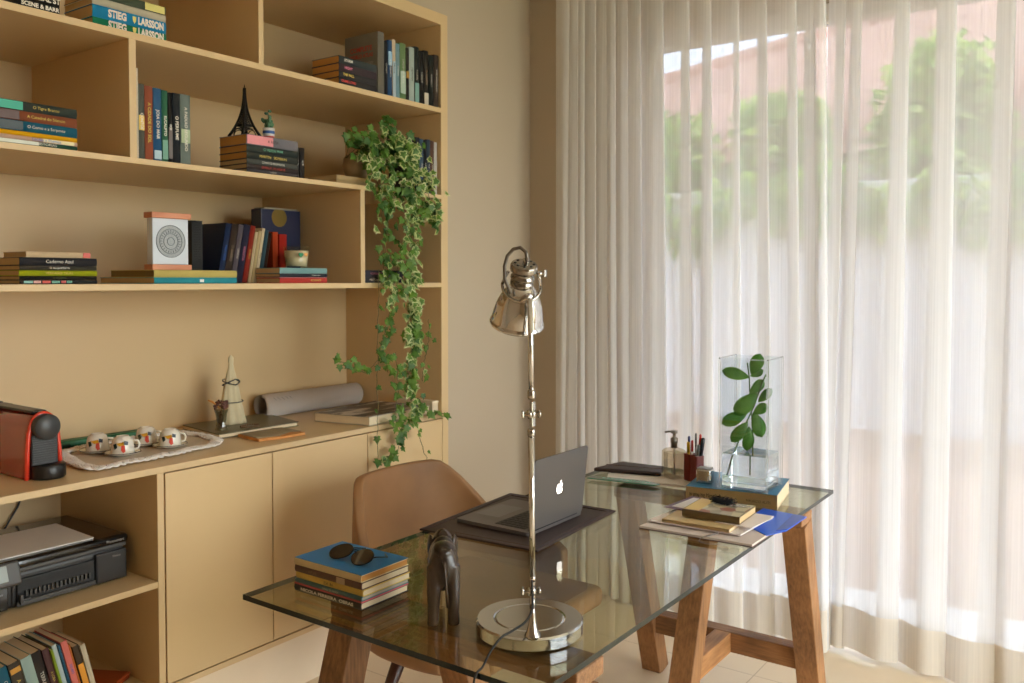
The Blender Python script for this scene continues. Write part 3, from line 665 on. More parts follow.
# little succulent in a striped shot glass
sp_ = thing('potted_succulent', 'tiny succulent in a blue, white and red striped shot glass beside the tower model', 'plant', (-2.48, 1.992, 1.9425))
b = MB(); b.lathe([(.017, 0), (.018, .001), (.021, .046), (.0195, .046), (.0165, .003), (0, .003)], c=(-2.48, 1.992, 1.9428), n=28); b.build('glass', mat('white_glaze', (222, 220, 216), .3), sp_)
for z0, z1, c in ((.026, .036, (60, 96, 160)), (.004, .018, (176, 60, 56))):
    b = MB(); b.lathe([(.0184 + z0 * .07, z0), (.0184 + z1 * .07, z1)], c=(-2.48, 1.992, 1.9428), n=28, cap=False); b.build('stripe', cm(*c), sp_)
b = MB(); rn = random.Random(4)
for k in range(16):
    a = rn.uniform(0, 6.28); h = rn.uniform(.03, .062); r = rn.uniform(.004, .02)
    b.ell((-2.48 + r * math.cos(a), 1.992 + r * math.sin(a), 1.9428 + .03 + h * .8), (.007, .0045, .011), Matrix.Rotation(a, 4, 'Z') @ Matrix.Rotation(.6, 4, 'Y'), 10, 6)
b.tube([(-2.48, 1.992, 1.975), (-2.478, 1.996, 2.01), (-2.482, 1.99, 2.045)], .002, 6)
for k in range(7): b.ell((-2.48 + .006 * math.cos(k * 2.1), 1.992 + .009 * math.sin(k * 2.1), 2.0 + .008 * k), (.004, .008, .005), None, 10, 6)
b.build('leaves', leafy('succulent_leaf', (60, 110, 80), (110, 150, 110), .1), sp_)

# ---------------- ivy
rn = random.Random(11)
iv = thing('trailing_ivy', 'variegated ivy trailing from a pale pot over the shelves down to the chair', 'plant', (-2.50, 2.42, 1.853))
b = MB(); b.lathe([(.030, 0), (.046, .02), (.054, .05), (.050, .08), (.040, .094), (.036, .093), (.044, .08), (0, .076)], c=(-2.50, 2.432, 1.8532), n=32); b.build('pot', mat('clay_beige', (150, 124, 88), .6), iv)
LEAF = leafy('ivy_green', (58, 100, 34), (112, 150, 56), .35); LEAFY = leafy('ivy_cream_edge', (168, 184, 110), (214, 218, 160), .35); STEM = mat('ivy_stem', (92, 88, 50), .6)
OUT = [(0, -.30), (.22, -.42), (.52, -.30), (.40, -.02), (.66, .18), (.34, .30), (.22, .50), (0, .92), (-.22, .50), (-.34, .30), (-.66, .18), (-.40, -.02), (-.52, -.30), (-.22, -.42)]
def ivy_leaf(b, p, k, n, roll, vari):
    z = Vector(n).normalized(); d = Vector((0, 0, -1)); d = (d - z * d.dot(z)).normalized(); x = d.cross(z)
    R = Matrix.Rotation(roll, 3, z); d = R @ d; x = R @ x
    c = b.bm.verts.new(Vector(p) + d * k * .15 + z * k * .05)
    ins = .66 if vari else .9
    out = [b.bm.verts.new(Vector(p) + x * u * k + d * (v + .1) * k - z * k * .10 * (abs(u) * 1.5)) for u, v in OUT]
    inn = [b.bm.verts.new(Vector(p) + x * u * k * ins + d * ((v) * ins + .1) * k + z * k * .02) for u, v in OUT]
    n_ = len(OUT)
    for i in range(n_):
        j = (i + 1) % n_
        f = b.bm.faces.new((inn[i], inn[j], c)); f.material_index = 0
        f = b.bm.faces.new((out[i], out[j], inn[j], inn[i])); f.material_index = 1 if vari else 0
def interp(pts, t):
    k = t * (len(pts) - 1); i = min(int(k), len(pts) - 2); f = k - i
    return Vector(pts[i]) * (1 - f) + Vector(pts[i + 1]) * f
IX = -2.345
# strands in the plane just in front of the shelf edge: (points (y,z), leaves, spread, size, share variegated)
strands = [
    ([(2.44, 1.95), (2.46, 1.99), (2.50, 2.00), (2.53, 1.90), (2.54, 1.75)], 74, .075, .034, .45),
    ([(2.40, 1.97), (2.38, 1.96), (2.36, 1.88), (2.42, 1.80), (2.43, 1.70)], 60, .05, .032, .45),
    ([(2.46, 2.06), (2.53, 2.0), (2.60, 1.95), (2.66, 1.86), (2.70, 1.74), (2.72, 1.70)], 84, .045, .034, .65),
    ([(2.47, 2.0), (2.54, 1.92), (2.58, 1.78), (2.55, 1.62), (2.50, 1.48), (2.46, 1.38)], 92, .05, .032, .5),
    ([(2.50, 1.9), (2.48, 1.75), (2.46, 1.60), (2.45, 1.50), (2.50, 1.42), (2.47, 1.28), (2.44, 1.18), (2.47, 1.10)], 66, .03, .028, .1),
    ([(2.62, 1.86), (2.61, 1.70), (2.60, 1.55), (2.61, 1.42), (2.60, 1.30), (2.59, 1.20)], 92, .030, .034, .85),
    ([(2.60, 1.42), (2.61, 1.28), (2.59, 1.16), (2.57, 1.05), (2.60, .95), (2.58, .90)], 60, .028, .034, .6),
    ([(2.58, 1.10), (2.62, 1.0), (2.64, .95), (2.70, .92), (2.76, .905), (2.80, .90)], 16, .022, .030, .05),
    ([(2.49, 1.18), (2.51, 1.04), (2.48, .93), (2.52, .86), (2.50, .80), (2.44, .775), (2.39, .755)], 34, .026, .030, .02),
    ([(2.41, 1.50), (2.405, 1.30), (2.40, 1.10), (2.40, .92), (2.40, .76)], 5, .018, .024, .0),
    ([(2.45, 1.30), (2.40, 1.16), (2.34, 1.11), (2.28, 1.13), (2.22, 1.16), (2.18, 1.185)], 17, .024, .030, .02),
    ([(2.70, 1.30), (2.70, 1.20), (2.67, 1.12), (2.66, 1.05)], 9, .025, .028, .1),
    ([(2.60, .90), (2.62, .84), (2.64, .78), (2.68, .70)], 4, .014, .016, .0),
    ([(2.70, 1.76), (2.72, 1.73), (2.735, 1.70)], 5, .02, .032, .2),
]
fb = MB(); sb = MB()
for pts, n, spr, sz, pv in strands:
    xo = rn.uniform(-.016, .016)
    P3 = [(IX + xo + (-.07 if z > 1.95 else -.035 if z > 1.86 else 0), y + (.055 if z > 1.95 else .03 if z > 1.86 else -.012), z) for y, z in pts]
    sm = [interp(P3, t / 24) + Vector((rn.uniform(-.003, .003), rn.uniform(-.004, .004), 0)) for t in range(25)]
    sb.tube(sm, .0013, 5)
    n = int(n * (1.3 if n > 40 else 1))
    for k in range(n):
        p = interp(P3, (k + rn.random()) / n); p = p + Vector((rn.gauss(0, spr * .45) + .006, rn.gauss(0, spr * .62), rn.gauss(0, spr * .5)))
        if p.y > 2.735 and p.z > 1.0: p.y = 2.735 - rn.random() * .05
        if p.z > 2.10: p.z = 2.10 - rn.random() * .05
        if p.x < XF + .006 and p.z < Z2 + .035: p.x = XF + .008 + rn.random() * .02
        ivy_leaf(fb, p, sz * rn.uniform(.6, 1.15), (1, rn.uniform(-.9, .5), rn.uniform(-.3, .9)), rn.uniform(-1.0, 1.0), rn.random() < pv)
for y in (2.36, 2.42, 2.47):
    sb.tube([(-2.50, 2.375, 1.93), (-2.46, y, 1.99), (-2.42, y + .04, 1.96), (IX, y + .06, 1.90)], .0013, 5)
for k in range(70):
    p = Vector((-2.44 + rn.gauss(0, .03), 2.43 + rn.gauss(0, .05), 1.97 + rn.gauss(0, .035)))
    ivy_leaf(fb, p, .034 * rn.uniform(.7, 1.1), (1, rn.uniform(-.9, .5), rn.uniform(-.1, .9)), rn.uniform(-1, 1), rn.random() < .4)
fb.build('foliage', [LEAF, LEAFY], iv); sb.build('vine', STEM, iv)

# ================================================================= ON THE COUNTERTOP
CZ = .896
RED = mat('glossy_red_plastic', (160, 28, 10), .14, coat=.6, var=.04); REDL = mat('red_trim', (222, 62, 40), .2, coat=.5)
cf = thing('coffee_machine', 'small red and black capsule coffee machine on the countertop', 'coffee machine', (-2.68, 1.22, CZ))
# body: width in y, depth in x (front faces +x); rounded top block tapering upwards
XFm, XBm = -2.53, -2.90
def cof_section(x, s=1.0, y0=1.182, y1=1.272, top=1.080):
    ym = (y0 + y1) / 2; hw_ = (y1 - y0) / 2
    pts = [(-hw_ * 1.05, 0), (-hw_ * 1.0, .07), (-hw_ * .9, .13)]
    for k in range(0, 11):
        a = PI - PI * k / 10; pts.append((hw_ * .82 * math.cos(a), .135 + (top - CZ - .135) * math.sin(a)))
    pts += [(hw_ * .9, .13), (hw_ * 1.0, .07), (hw_ * 1.05, 0)]
    return [Vector((x, ym + u * s, CZ + .001 + v * s)) for u, v in pts]
b = MB(); secs = [cof_section(XBm, .93), cof_section(XBm + .02, .99), cof_section(XFm - .02), cof_section(XFm)]
vs_ = [[b.bm.verts.new(p) for p in s_] for s_ in secs]
for s0, s1 in zip(vs_, vs_[1:]):
    for i in range(len(s0) - 1):
        f = b.bm.faces.new((s0[i], s1[i], s1[i + 1], s0[i + 1])); f.smooth = True
b.bm.faces.new(vs_[0]); b.bm.faces.new(list(reversed(vs_[-1])))
b.build('body', RED, cf, 'glossy red body shell')
b = MB(); sec = cof_section(XFm + .003)
b.tube(sec, .0065, 8); b.build('front_trim', REDL, cf, 'bright red front edge')
b = MB(); b.box(XFm, XFm + .012, 1.190, 1.264, CZ + .03, CZ + .125, .002)
for k in range(14): b.box(XFm + .011, XFm + .0145, 1.193, 1.261, CZ + .036 + .0066 * k, CZ + .0395 + .0066 * k)
b.build('ribbed_panel', BLACKP, cf)
b = MB(); b.lathe([(0, 0), (.034, 0), (.0365, .005), (.0365, .036), (.034, .041), (0, .041)], n=40, M=Matrix.Rotation(PI / 2, 4, 'Y'), c=(XFm - .006, 1.227, 1.044)); b.build('round_head', mat('grey_plastic', (62, 62, 62), .4), cf)
b = MB(); b.box(-2.78, -2.545, 1.206, 1.248, 1.0785, 1.087, .004); b.box(-2.82, -2.77, 1.196, 1.258, 1.077, 1.085, .003); b.build('lever', BLACKP, cf)
b = MB(); b.lathe([(0, 0), (.044, 0), (.047, .004), (.047, .036), (.043, .040), (0, .040)], n=40, c=(-2.522, 1.236, CZ + .001)); b.box(-2.56, -2.52, 1.194, 1.278, CZ + .001, CZ + .04, .003); b.build('drip_tray', BLACKP, cf)
b = MB(); b.box(-2.93, -2.902, 1.16, 1.285, CZ + .001, 1.07, .006); b.build('water_tank', mat('smoky_plastic', (196, 184, 160), .15), cf)
b = MB(); b.box(-2.935, -2.898, 1.158, 1.287, 1.0705, 1.078, .003); b.build('tank_lid', BLACKP, cf)
# doily
dl = thing('lace_doily', 'white crocheted lace doily spread under the coffee cups', 'doily', (-2.70, 1.64, CZ))
A = [(-2.50, 1.36), (-2.515, 1.60), (-2.54, 1.79), (-2.60, 1.85), (-2.72, 1.875), (-2.85, 1.86), (-2.86, 1.70), (-2.85, 1.52), (-2.80, 1.42), (-2.64, 1.375)]
b = MB(); b.poly([(x, y, CZ + .0012) for x, y in A], (0, 0, .0015)); b.build('cloth', mat('crochet_beige', (204, 190, 172), .95, var=.15, scale=(150, 150, 150), bump=.4), dl)
b = MB()
L = 0; per = A + [A[0]]
for i in range(len(A)):
    p, q = Vector(per[i]), Vector(per[i + 1]); m = max(2, int((q - p).length / .021))
    for k in range(m):
        c = p.lerp(q, (k + .5) / m); d = (q - p).normalized(); nn = Vector((-d.y, d.x))
        for rr, hh in ((.020, .004), (.013, .007), (.006, .006)):
            pts = []
            for a in range(13):
                t = 2 * PI * a / 12; w_ = c + d * (rr * .85 * math.cos(t)) - nn * (rr * 1.0 * math.sin(t) + .006)
                pts.append((w_.x, w_.y, CZ + .0035 + hh * .4 + .0025 * (1 + math.sin(t * 2 + k))))
            b.tube(pts, .0030, 5, cap=False)
b.build('lace_border', mat('white_lace', (240, 234, 228), .9), dl)
PORC = mat('white_porcelain', (232, 226, 212), .25, var=.02, coat=.3)
def cup(x, y, lab, hd):
    z = CZ + .0032
    s = thing('saucer', 'white saucer under the ' + lab, 'saucer', (x, y, z), group='saucers on the doily')
    b = MB(); b.lathe([(.024, 0), (.026, .002), (.054, .010), (.055, .0125), (.05, .0115), (.025, .0045), (0, .0045)], c=(x, y, z), n=40); b.build('dish', PORC, s)
    b = MB(); b.tube([(x + .0545 * math.cos(a * PI / 20), y + .0545 * math.sin(a * PI / 20), z + .0125) for a in range(41)], .0011, 5, cap=False); b.build('rim_line', BLACKP, s)
    c = thing('coffee_cup', 'toucan-painted ' + lab, 'cup', (x, y, z + .005), group='espresso cups on the doily')
    # upside-down cups: wide rim at the bottom
    b = MB(); b.lathe([(.034, 0), (.0355, .001), (.0345, .02), (.031, .042), (.026, .053), (.020, .055), (.019, .0585), (.016, .0585), (.015, .055), (0, .055)], c=(x, y, z + .0048), n=40); b.build('body', PORC, c)
    b = MB(); hx = hd
    pts = [(x + (.031) * math.cos(hx), y + .031 * math.sin(hx), z + .044), (x + .047 * math.cos(hx), y + .047 * math.sin(hx), z + .042), (x + .052 * math.cos(hx), y + .052 * math.sin(hx), z + .030), (x + .048 * math.cos(hx), y + .048 * math.sin(hx), z + .018), (x + .034 * math.cos(hx), y + .034 * math.sin(hx), z + .016)]
    b.tube(pts, .0035, 8); b.build('handle', PORC, c)
    # toucan decal wrapped on the side facing the room
    fx = -.62
    def on(u, v, k=.0006):
        u *= 1.35; v = .027 + (v - .027) * 1.3
        a = fx + u / .034; r = .0353 - .10 * max(0, v - .015) * 1.0 + k; return (x + r * math.cos(a), y + r * math.sin(a), z + .0048 + v)
    def patch(name, poly, m):
        q = MB(); q.poly([on(u, v, .0016) for u, v in poly]); q.build(name, m, c)
    patch('beak_motif', [(-.012, .036), (.004, .039), (.006, .030), (-.004, .029)], cm(214, 160, 40))
    patch('beak_motif', [(.0, .031), (.007, .031), (.008, .016), (.003, .013), (-.001, .02)], cm(220, 70, 44))
    patch('body_motif', [(-.020, .033), (-.012, .036), (-.009, .026), (-.015, .021)], cm(30, 52, 46))
    patch('body_motif', [(.006, .042), (.015, .039), (.014, .031), (.006, .033)], cm(44, 50, 62))
cup(-2.735, 1.50, 'overturned cup nearest the coffee machine', 1.4)
cup(-2.63, 1.525, 'overturned cup at the counter front, second from the coffee machine', 1.3)
cup(-2.725, 1.665, 'overturned cup at the back beside the green box', 1.4)
cup(-2.625, 1.69, 'overturned cup farthest from the coffee machine', 1.3)
gb = thing('pencil_case', 'long green patterned case lying behind the coffee cups', 'case', (-2.90, 1.60, CZ))
M = Matrix.Translation((-2.918, 1.60, CZ + .001)) @ Matrix.Rotation(-.06, 4, 'Z')
b = MB(); b.box(-.025, .025, -.15, .19, 0, .024, .008, M, 3); b.build('body', mat('green_fabric', (30, 108, 70), .5, var=.35, scale=(60, 60, 60)), gb)
b = MB(); b.box(-.026, .026, -.2, -.10, 0, .014, .004, M); b.build('strap', mat('dark_green', (22, 56, 44), .6), gb)
# big olive album with things on it
al = thing('photo_album', 'large olive-grey hardcover album lying flat on the countertop', 'album', (-2.77, 2.05, CZ))
c4 = [(-2.63, 1.885), (-2.62, 2.235), (-2.90, 2.30), (-2.915, 1.93)]
b = MB(); b.poly([(x, y, CZ + .0155) for x, y in c4], (0, 0, .003)); b.poly([(x, y, CZ + .001) for x, y in c4], (0, 0, .003)); b.build('cover', mat('olive_cloth', (104, 96, 66), .35, var=.12), al)
ci = [(x + (.004 if x < -2.8 else -.004), y + (.004 if y < 2.0 else -.004)) for x, y in c4]
b = MB(); b.poly([(x, y, CZ + .004) for x, y in ci], (0, 0, .0115)); b.build('pages', PAGES2, al)
mp_ = thing('open_paperback', 'worn open paperback with orange page edges in front of the olive album', 'book', (-2.54, 2.03, CZ))
b = MB()
P = [(-2.617, 1.955), (-2.475, 1.935), (-2.455, 2.03), (-2.45, 2.12), (-2.55, 2.135), (-2.607, 2.12), (-2.61, 2.04)]
b.poly([(x, y, CZ + .001) for x, y in P], (0, 0, .009)); b.build('pages', mat('orange_pages', (206, 142, 78), .8, var=.2), mp_)
b = MB(); P2 = [(-2.615, 1.96), (-2.49, 1.94), (-2.47, 2.02), (-2.50, 2.09), (-2.60, 2.11)]
b.poly([(x, y, CZ + .0102) for x, y in P2], (0, 0, .002)); b.build('cover', mat('old_cover', (150, 136, 108), .6, var=.35, scale=(25, 25, 25)), mp_)
b = MB(); b.poly([(-2.60, 2.09, CZ + .0124), (-2.51, 2.06, CZ + .0124), (-2.47, 2.118, CZ + .0124), (-2.59, 2.128, CZ + .0124)], (0, 0, .002)); b.build('flap', mat('old_cover', (150, 136, 108)), mp_)
rg = thing('coiled_bracelet', 'small brown beaded bracelet lying on the olive album', 'bracelet', (-2.66, 2.03, CZ + .0187))
b = MB()
for k in range(22):
    a = 2 * PI * k / 22; b.ell((-2.668 + .026 * math.cos(a), 2.045 + .034 * math.sin(a), CZ + .0232), (.004, .004, .004), None, 8, 6)
b.build('beads', mat('brown_bead', (124, 96, 72), .4), rg)
# glass with dried flowers
GX, GY, GZ = -2.70, 1.945, CZ + .0188
gv = thing('bud_glass', 'small cut glass holding dried brown flowers on the olive album', 'vase', (GX, GY, GZ))
b = MB(); b.lathe([(.021, 0), (.024, .002), (.02, .012), (.017, .03), (.02, .055), (.026, .075), (.0248, .075), (.018, .055), (.014, .03), (0, .012)], c=(GX, GY, GZ), n=14, smooth=False)
b.build('glass', thin_glass('cut_glass', (214, 214, 208), 1.6, .05), gv)
b = MB(); rn = random.Random(9)
for k in range(9):
    a = rn.uniform(0, 6.28); b.tube([(GX, GY, GZ + .015), (GX + .012 * math.cos(a), GY + .014 * math.sin(a), GZ + .07), (GX + .02 * math.cos(a), GY + .035 * math.sin(a), GZ + .09)], .0011, 5)
b.build('stem', mat('dry_stem', (150, 110, 60), .8), gv)
b = MB()
for k in range(60):
    a = rn.uniform(0, 6.28); r = rn.uniform(0, .034); q = (GX + .02 * math.cos(a), GY + r * math.sin(a), GZ + .078 + rn.uniform(0, .026))
    b.ell(q, (.005, .006, .004), Matrix.Rotation(rn.uniform(0, 3), 4, 'X'), 6, 5)
b.build('dried_petals', mat('dried_petal', (104, 66, 54), .8, var=.4), gv)
b = MB(); b.tube([(GX, GY - .005, GZ + .08), (GX - .01, GY - .03, GZ + .105), (GX - .012, GY - .045, GZ + .112)], [.003, .004, .003], 6); b.build('orange_bud', mat('orange_bud', (200, 130, 50), .7), gv)
# wrapped figurine
FX_, FY_ = -2.79, 2.055; FZ = CZ + .0188
fg = thing('wrapped_figurine', 'pale folded-cloth figurine tied with dark cord, standing on the olive album', 'figurine', (FX_, FY_, FZ))
b = MB(); t = bmesh.new(); rings = []; NN = 48
prof = [(.0, .060), (.01, .060), (.03, .054), (.08, .042), (.12, .034), (.16, .024), (.19, .014), (.205, .0105), (.215, .013), (.228, .012), (.238, .0)]
for z, r in prof:
    ring = []
    for k in range(NN):
        a = 2 * PI * k / NN; f = 1 + .13 * math.sin(a * 9 + z * 12) * max(0, 1 - z / .2) + .05 * math.sin(a * 4)
        ring.append(t.verts.new((.68 * r * f * math.cos(a), .93 * r * f * math.sin(a), z * 1.10)))
    rings.append(ring)
for p, q in zip(rings, rings[1:]):
    for k in range(NN):
        f = t.faces.new((p[k], p[(k + 1) % NN], q[(k + 1) % NN], q[k])); f.smooth = True
t.faces.new(rings[0]); bmesh.ops.recalc_face_normals(t, faces=t.faces[:])
b.merge(t, Matrix.Translation((FX_, FY_, FZ))); b.build('folded_cloth', mat('pale_cloth', (206, 192, 156), .85, var=.1, bump=.3, scale=(30, 30, 30)), fg)
b = MB()
def cord(z0, z1, r0, r1, n=20): return [(FX_ + (r0 + (r1 - r0) * k / n) * .76 * math.cos(2 * PI * k / n), FY_ + (r0 + (r1 - r0) * k / n) * math.sin(2 * PI * k / n), FZ + z0 * 1.1 + (z1 - z0) * math.sin(PI * k / n)) for k in range(n + 1)]
b.tube(cord(.135, .155, .035, .033), .002, 6); b.tube(cord(.155, .128, .031, .036), .002, 6); b.tube(cord(.075, .078, .0475, .0475), .002, 6)
b.build('cord', mat('dark_cord', (62, 66, 70), .7), fg)
# paper roll
pr = thing('paper_roll', 'large rolled-up white poster lying at the back of the countertop', 'paper roll', (-2.88, 2.60, CZ))
b = MB(); t = bmesh.new(); R0 = .05; n = 70; rows = []
for yy in (0, 1):
    row = []
    for k in range(n + 1):
        a = -1.9 + 2 * PI * 2.15 * k / n; r = R0 - .016 * k / n
        row.append(t.verts.new((r * math.cos(a), yy * .53, .0515 + r * math.sin(a))))
    rows.append(row)
for k in range(n):
    f = t.faces.new((rows[0][k], rows[0][k + 1], rows[1][k + 1], rows[1][k])); f.smooth = True
bmesh.ops.solidify(t, geom=t.faces[:], thickness=.0012)
b.merge(t, Matrix.Translation((-2.885, 2.265, CZ)) @ Matrix.Rotation(.0, 4, 'Z')); b.build('rolled_sheet', mat('poster_paper', (240, 230, 220), .6, var=.03), pr)
b = MB()
for k in range(5): b.tube([(-2.885 + .051 * math.cos(.7), 2.30 + .02 * k, CZ + .0515 + .051 * math.sin(.7)), (-2.885 + .0512 * math.cos(.45), 2.31 + .02 * k, CZ + .0515 + .0512 * math.sin(.45))], .0006, 4)
b.build('pencil_marks', mat('pencil_grey', (150, 144, 140), .7), pr)
# big photo book, in front of the roll
pb = thing('photo_book', 'large photo book with a dark and white striped cover under the ivy', 'book', (-2.56, 2.58, CZ))
c4 = [(-2.40, 2.395), (-2.415, 2.765), (-2.71, 2.74), (-2.66, 2.35)]
def inset(c, k): 
    m = Vector((sum(p[0] for p in c) / 4, sum(p[1] for p in c) / 4)); return [tuple(m + (Vector(p) - m) * k) for p in c]
b = MB(); b.poly([(x, y, CZ + .001) for x, y in c4], (0, 0, .002)); b.poly([(x, y, CZ + .033) for x, y in c4], (0, 0, .002)); b.build('cover', mat('cover_grey', (176, 168, 150), .4), pb)
b = MB(); b.poly([(x, y, CZ + .003) for x, y in inset(c4, .985)], (0, 0, .030)); b.build('pages', PAGES2, pb)
def mk_cover():
    m = bpy.data.materials.new('striped_photo_cover'); m.use_nodes = True; nt = m.node_tree; bs = nt.nodes['Principled BSDF']
    tc = nt.nodes.new('ShaderNodeTexCoord'); mp = nt.nodes.new('ShaderNodeMapping'); mp.inputs['Rotation'].default_value = (0, 0, .5); mp.inputs['Scale'].default_value = (22, 5, 1)
    no = nt.nodes.new('ShaderNodeTexNoise'); no.inputs['Scale'].default_value = 1; no.inputs['Detail'].default_value = 3
    cr = nt.nodes.new('ShaderNodeValToRGB'); cr.color_ramp.elements[0].color = rgb(40, 30, 30); cr.color_ramp.elements[1].color = rgb(200, 192, 184)
    cr.color_ramp.elements[0].position = .5; cr.color_ramp.elements[1].position = .56
    nt.links.new(tc.outputs['Object'], mp.inputs[0]); nt.links.new(mp.outputs[0], no.inputs[0]); nt.links.new(no.outputs['Fac'], cr.inputs[0]); nt.links.new(cr.outputs[0], bs.inputs['Base Color']); bs.inputs['Roughness'].default_value = .3
    return m
b = MB(); b.poly([(x, y, CZ + .0352) for x, y in inset(c4, .99)], (0, 0, .0004)); b.build('cover_photo', mk_cover(), pb)
wb = thing('white_box', 'flat cream box standing against the end panel behind the hanging ivy', 'box', (-2.50, 2.79, CZ))
b = MB(); b.box(-2.62, -2.405, 2.772, 2.808, CZ + .001, CZ + .05, .001); b.build('box_body', mat('cream_card', (214, 196, 164), .6), wb)
b = MB(); b.box(-2.622, -2.403, 2.770, 2.810, CZ + .045, CZ + .053, .001); b.build('lid', mat('cream_card_lid', (222, 206, 178), .6), wb)

# ================================================================= OPEN BAY
PZ = .5485
PRB = mat('printer_black', (40, 38, 37), .35, var=.05); PRG = mat('printer_gloss_black', (18, 17, 17), .12, coat=.5); PRS = mat('printer_grey', (74, 72, 70), .4)
pn = thing('printer', 'black flatbed inkjet printer on the open shelf bay', 'printer', (-2.66, 1.27, PZ))
b = MB(); b.box(-2.86, -2.515, 1.125, 1.462, PZ + .0, PZ + .102, .014, None, 3)
b.box(-2.86, -2.52, .99, 1.14, PZ, PZ + .102, .01); b.build('body', PRB, pn)
b = MB(); b.box(-2.87, -2.505, 1.03, 1.470, PZ + .108, PZ + .136, .012, None, 3); b.build('scanner_lid', PRG, pn)
b = MB(); b.box(-2.865, -2.512, 1.11, 1.465, PZ + .097, PZ + .110, .004); b.build('trim_band', PRS, pn)
b = MB(); b.box(-2.517, -2.508, 1.14, 1.362, PZ + .012, PZ + .080, .003); b.build('output_slot', mat('slot_black', (12, 11, 11), .5), pn)
b = MB()
b.box(-2.507, -2.498, 1.135, 1.36, PZ + .007, PZ + .020, .002)
for k in range(16): b.box(-2.509, -2.500, 1.16 + .012 * k, 1.166 + .012 * k, PZ + .03, PZ + .046, .001)
b.box(-2.507, -2.49, 1.142, 1.15, PZ + .012, PZ + .04, .001); b.box(-2.507, -2.49, 1.142, 1.17, PZ + .024, PZ + .028, .001)
b.build('paper_rollers', PRS, pn)
b = MB(); b.box(-2.515, -2.50, 1.362, 1.459, PZ + .004, PZ + .094, .005); b.build('front_panel', PRB, pn)
b = MB(); b.box(-2.52, -2.47, 1.0, 1.135, PZ + .075, PZ + .14, .006, Matrix.Translation((-2.49, 1.07, PZ + .11)) @ Matrix.Rotation(-.35, 4, 'Y') @ Matrix.Translation((2.49, -1.07, -PZ - .11))); pc = b.build('control_panel', PRS, pn)
b = MB(); b.box(-2.472, -2.468, 1.02, 1.10, PZ + .088, PZ + .132, .002, Matrix.Translation((-2.49, 1.07, PZ + .11)) @ Matrix.Rotation(-.35, 4, 'Y') @ Matrix.Translation((2.49, -1.07, -PZ - .11))); b.build('display', mat('display_grey', (150, 160, 158), .2), pc)
b = MB(); b.box(-2.512, -2.504, 1.0, 1.115, PZ + .005, PZ + .075, .003); b.build('memory_panel', PRG, pn)
lm = Matrix(((0, 0, 1, 0), (1, 0, 0, 0), (0, 1, 0, 0), (0, 0, 0, 1)))
SIL = mat('silver_ink', (170, 166, 160), .3, metal=.6, var=0)
o = lettering('Photosmart', .013, Matrix.Translation((-2.5045, 1.425, PZ + .122)) @ lm, SIL, pn, 'lettering', wid=.055); o.location = -Vector(pn.location)
o = lettering('Wireless', .009, Matrix.Translation((-2.4985, 1.425, PZ + .078)) @ lm, SIL, pn, 'lettering', wid=.026); o.location = -Vector(pn.location)
o = lettering('PRINT', .007, Matrix.Translation((-2.503, 1.09, PZ + .05)) @ lm, SIL, pn, 'lettering', wid=.022); o.location = -Vector(pn.location)
ps = MB(); M = Matrix.Translation((-2.66, 1.235, PZ + .1365)) @ Matrix.Rotation(-.04, 4, 'Z')
ps.box(-.12, .125, -.18, .14, 0, .003, 0, M); ps.box(-.118, .127, -.178, .142, .0032, .0042, 0, M)
tag(ps.build('paper_sheets', PAPER), 'blank white paper sheets lying on the printer lid', 'paper')
cb_ = MB(); cb_.tube([(-2.955, 1.41, .86), (-2.94, 1.405, .83), (-2.945, 1.39, .80), (-2.95, 1.375, .775)], [.010, .015, .012, .008], 8)
cb_.tube([(-2.955, 1.40, .872), (-2.94, 1.39, .85), (-2.95, 1.38, .80), (-2.955, 1.35, .72), (-2.95, 1.3, .65), (-2.94, 1.25, .56)], .003, 6)
tag(cb_.build('power_cord', BLACKP), 'black power cord hanging behind the printer', 'cord')
# leaning books below
LB = [(.024, (196, 178, 140), 'tan book at the edge of the low leaning row', '', INKD), (.019, (50, 62, 66), 'grey-green book low in the bay, near the edge of the picture', 'RAIZES', INK), (.022, (40, 34, 32), 'black book with small white lettering in the low leaning row', 'CAMINHO', INK), (.026, (28, 98, 120), 'blue-green book in the low leaning row', 'CANTO LIVRE', INK), (.030, (70, 62, 52), 'brown-grey book with an orange band in the low leaning row', 'A CORTE', INKY), (.028, (160, 186, 180), 'pale aqua speckled book in the low leaning row', '', INKD),
      (.027, (44, 36, 34), 'black-brown book with white title in the low leaning row', 'TERRAL', INK), (.018, (84, 52, 54), 'maroon book with yellow lettering in the low leaning row', 'A LOBA', INKY), (.007, (136, 160, 40), 'very thin green book in the low leaning row', '', INK), (.013, (188, 206, 212), 'thin white and blue book in the low leaning row', '', INK), (.006, (40, 92, 120), 'very thin blue book beside the pink one in the low leaning row', '', INK), (.017, (222, 120, 112), 'salmon pink book in the low leaning row', 'DELIRIO', INKB), (.007, (200, 110, 40), 'very thin orange book after the salmon pink one', '', INK), (.018, (70, 54, 40), 'dark brown book with an orange patch in the low leaning row', '', INKY), (.014, (206, 196, 170), 'cream book ending the low leaning row', '', INKD)]
y = 1.006 - .024 * 0; ang = .24
hs = [.2, .2, .20, .212, .216, .222, .224, .226, .22, .228, .226, .232, .215, .205, .205]
tot = sum((q[0] + .0015) / math.cos(ang) for q in LB); y = 1.338 - tot
for i, (T, c, lab, ti, ink) in enumerate(LB):
    # lean positive: top towards -y; spine on +x
    bd = None
    if 'orange band' in lab: bd = ((206, 150, 60), .86, .93)
    if 'orange patch' in lab: bd = ((222, 150, 40), .3, .72)
    zoff = T * math.sin(ang)
    book(lab, hs[i], .15, T, c, (-2.44 + .004 * (i % 3), y, .2195), lean=ang, title=ti, ink=ink, band=bd, tsize=T * .5, tz=.62, pages=PAGES2, group='low leaning row of books')
    y += (T + .0015) / math.cos(ang)
